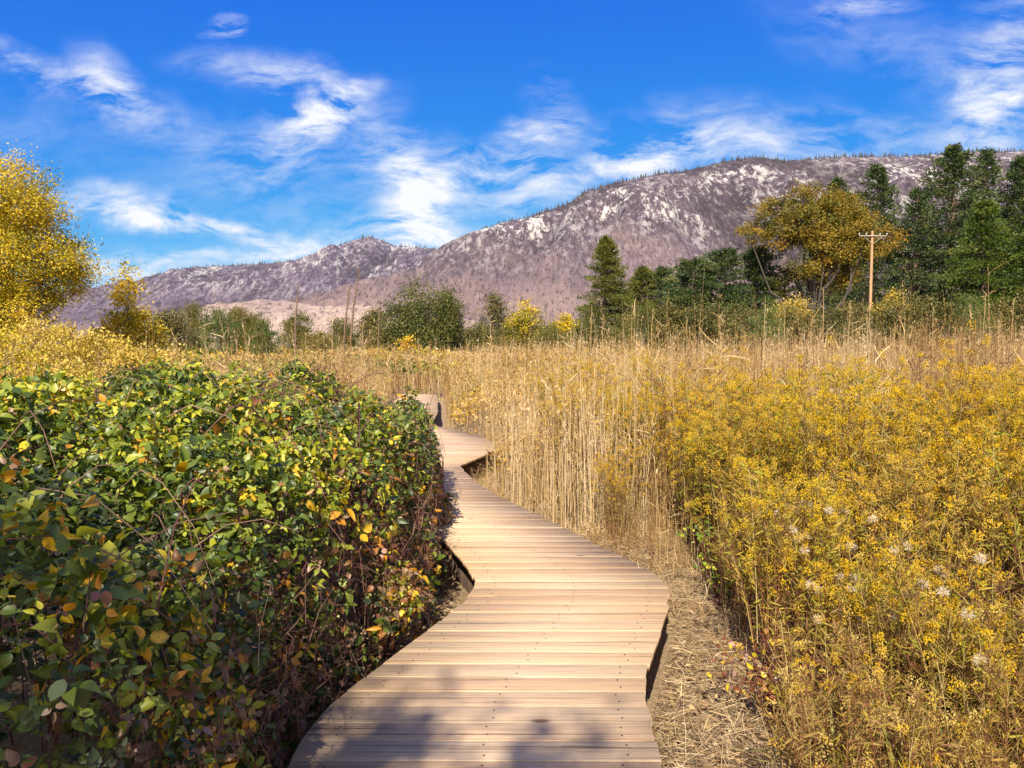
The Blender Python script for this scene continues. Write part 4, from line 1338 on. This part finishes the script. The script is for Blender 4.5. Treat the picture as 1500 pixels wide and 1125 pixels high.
con(1430, 224, 84, 92, "slim tall pine just right of the tallest pine", M_PINE, z0=.2, whorls=32, tuft=.55, power=.75, gap=.02, trunk_r=.3, wide=1.65)
con(1442, 296, 112, 74, "bright green drooping conifer before the tall pines", M_CEDAR, "drooping_conifer", z0=.03, whorls=36, per=8, tuft=.42, ntuft=26, power=.7, droop=.35, rag=.25)
con(1484, 232, 90, 88, "tall pine at the right frame edge", M_PINE, z0=.14, whorls=32, tuft=.55, power=.75, gap=.02, ntuft=20, trunk_r=.3, wide=1.65)
con(1506, 285, 90, 72, "dark drooping conifer cut by the right frame edge", M_CEDAR, "drooping_conifer", z0=.03, whorls=30, per=8, tuft=.44, ntuft=22, power=.7, droop=.3)
con(1545, 240, 110, 84, "tall pine standing past the right frame edge", M_PINE, z0=.1, whorls=30, tuft=.55, power=.75, gap=.02, wide=1.65)

# --- the orange oak
k70 = mpp(70)
ol = lambda px, py, rx, rz: ((px - 1190) * k70, 0 + rng.uniform(-1, 1), hgt(px, py, 70), rx * k70, rx * k70 * .8, rz * k70)
broadleaf("oak_tree", "spreading orange-yellow oak with open crown among the pines", "tree", spot(1190, 70),
          [ol(1190, 330, 40, 34), ol(1180, 297, 38, 25), ol(1135, 312, 34, 22), ol(1108, 340, 28, 16), ol(1222, 305, 36, 28), ol(1240, 335, 34, 30), ol(1150, 350, 30, 18), ol(1250, 365, 30, 28), ol(1205, 360, 36, 30), ol(1290, 350, 20, 20), ol(1175, 390, 24, 18), ol(1215, 400, 40, 26)],
          470, 140, .17, M_OAK, .44, .30, hgt(1190, 330, 70), 34, bark=M_DBARK, bias=-.10)

# ------------------------------------------------------------------ utility pole
M_POLE = bark_mat("pole_timber", (0.33, 0.17, 0.085), (0.46, 0.26, 0.14), 3.0)
M_ARM = bark_mat("grey_crossarm_timber", (0.30, 0.25, 0.20), (0.46, 0.40, 0.33), 6.0)
k = NT("porcelain")
k.b.inputs['Base Color'].default_value = (0.55, 0.55, 0.52, 1)
k.b.inputs['Roughness'].default_value = .3
Y = 66.0
pole = thing("utility_pole", "orange-brown wooden utility pole with a grey crossarm before the pines", "utility pole", spot(1273, Y))
H = hgt(1273, 338, Y)
g = Geo()
tubes(g, np.array([[(0, 0, -.3), (0, 0, H * .5), (0, 0, H)]]), np.array([[.145, .13, .105]]), 10, .5, np.array([[1.0, 0, 0]]))
a = np.arange(10) * 2 * np.pi / 10
g.add(np.stack([np.cos(a) * .12, np.sin(a) * .12, a * 0 + H], -1), [[tuple(range(10))]])
g.build("pole_shaft", M_POLE, pole)
g = Geo()
box(g, (-1.2, -.185, H - .50), (1.2, -.115, H - .42))
arm = g.build("crossarm", M_ARM, pole)
for x in (-1.2, -.6, .6, 1.2):
    g = Geo()
    tubes(g, np.array([[(x, -.15, H - .43), (x, -.15, H - .36), (x, -.16, H - .34), (x, -.16, H - .27), (x, -.16, H - .22)]]), np.array([[.015, .015, .055, .05, .01]]), 8, .5, np.array([[1.0, 0, 0]]))
    g.build("insulator", k.m, arm)
g = Geo()
for s in (-1, 1):
    tubes(g, np.array([[(s * .75, -.165, H - .56), (s * .38, -.155, H - .86), (0, -.14, H - 1.15)]]), np.array([[.02, .02, .02]]), 4, .5)
g.build("brace", M_ARM, pole)

# ------------------------------------------------------------------ leaning dead stalks in the field
M_STALK = bark_mat("dead_stalk_bark", (0.12, 0.065, 0.04), (0.24, 0.15, 0.10), 20.0)


def stalk(label, p0, p1, r):
    p0, p1 = np.array(p0), np.array(p1)
    t = thing("dead_stalk", label, "dead stalk", tuple(p0))
    d = p1 - p0
    L = np.linalg.norm(d)
    g = Geo()
    tt = np.linspace(0, 1, 8)[:, None]
    tubes(g, (d * tt + np.array([L * .01, 0, 0]) * np.sin(tt * 7))[None], (r * np.array([1, .95, .9, .9, 1.1, 1.15, .9, .35]))[None], 6, .5, np.array([[0, 1.0, 0]]))
    n = 260
    f = rng.uniform(.42, .99, n)
    pos = d * f[:, None] + rng.normal(0, r * .5, (n, 3))
    place(g, TUFT[0], TUFT[1], pos, frames(unit(rng.normal(0, 1, (n, 3)) + [0, 0, .4]), rdir(n)), np.full(n, r * 2.3) * rng.uniform(.5, 1.3, n), rng.random(n) * .5)
    g.build("stem", M_STALK, t)


stalk("leaning brown dead stalk at the left of the three", spot(428, 30), at(437, 416, 30), .026)
stalk("middle leaning brown dead stalk, between the two others", spot(497, 28), at(512, 419, 28), .026)
stalk("tallest leaning brown dead stalk, its tip against the sky below the far peak", spot(505, 32), at(526, 393, 32), .028)
stalk("short thin dead stalk right of the tallest leaning one", spot(553, 34), at(557, 440, 34), .02)

# single tall dry stalks that stand above the reed bed
M_TALL = M_REED
GT = "tall dry stalks above the reed bed"
for px, top, Y in [(640, 463, 14), (724, 462, 13), (741, 500, 12), (862, 448, 20), (880, 460, 19), (952, 452, 22), (1009, 470, 20), (1062, 462, 22), (1118, 450, 22), (1150, 455, 20), (1206, 420, 24),
                   (1238, 440, 22), (1186, 470, 16), (1282, 450, 20), (1302, 476, 18), (1368, 452, 20), (1410, 470, 18), (1424, 448, 17), (1436, 430, 22), (1480, 440, 20), (565, 470, 16), (524, 474, 18), (596, 496, 12), (1330, 470, 14), (1260, 480, 15)]:
    if not (Rx(min(Y, Y_END)) + .15 < at(px, 510, Y)[0] or at(px, 510, Y)[0] < Lx(min(Y, Y_END)) - .15 or Y > Y_END):
        continue
    b = spot(px, Y)
    t = thing("tall_stalk", "tall bare dry stalk rising above the tan reed bed", "stalk", b, group=GT)
    d = at(px + rng.uniform(-10, 10), top, Y) - np.array(b)
    tt = np.linspace(0, 1, 6)[:, None]
    g = Geo()
    tubes(g, (d * tt + rng.normal(0, .012, (6, 3)) * tt)[None], np.linspace(.010, .004, 6)[None] * Y / 17, 5, .75, np.array([[0, 1.0, 0]]))
    n = 34
    f = rng.uniform(.35, 1, n)
    L = rng.uniform(.05, .16, n)
    place(g, STRAP[0], STRAP[1], d * f[:, None], frames(unit(rng.normal(0, 1, (n, 3)) + [0, 0, 1.2]), rdir(n)), np.stack([L, L * .9, L], -1), np.full(n, .7))
    tag(g.build("stem", M_TALL, t))

# ------------------------------------------------------------------ the tree behind the camera whose shade falls on deck and thicket
broadleaf("shade_tree", "broad tree standing behind the viewer and shading the near deck", "tree", (-4.0, -6.95, 0),
          [(-.1, 1.2, 8.0, 1.2, .8, .6), (.75, 1.15, 7.9, .75, .7, .6), (-1.6, 1.2, 7.8, 1.3, .8, .6), (1.85, 1.45, 8.1, .34, .16, .12), (2.45, 1.15, 8.1, .40, .12, .12), (2.85, .95, 8.2, .3, .12, .10), (-3.0, 1.3, 7.6, 1.3, .9, .7)],
          150, 230, .085, M_OAK, .19, .16, 7.6, 24, tpl=OVAL)

# ------------------------------------------------------------------ air
hz = NT("haze_air")
hz.t.nodes.remove(hz.b)
pv = hz.n('ShaderNodeVolumePrincipled')
pv.inputs['Color'].default_value = (0.80, 0.80, 0.95, 1)
pv.inputs['Density'].default_value = 0.000013
pv.inputs['Anisotropy'].default_value = 0.0
hz.l(pv.outputs[0], hz.out.inputs['Volume'])
g = Geo()
box(g, (-8200, -6200, -8), (8200, 9300, 900))
tag(g.build("haze", hz.m), "thin blue air over the valley", "haze", kind="stuff")
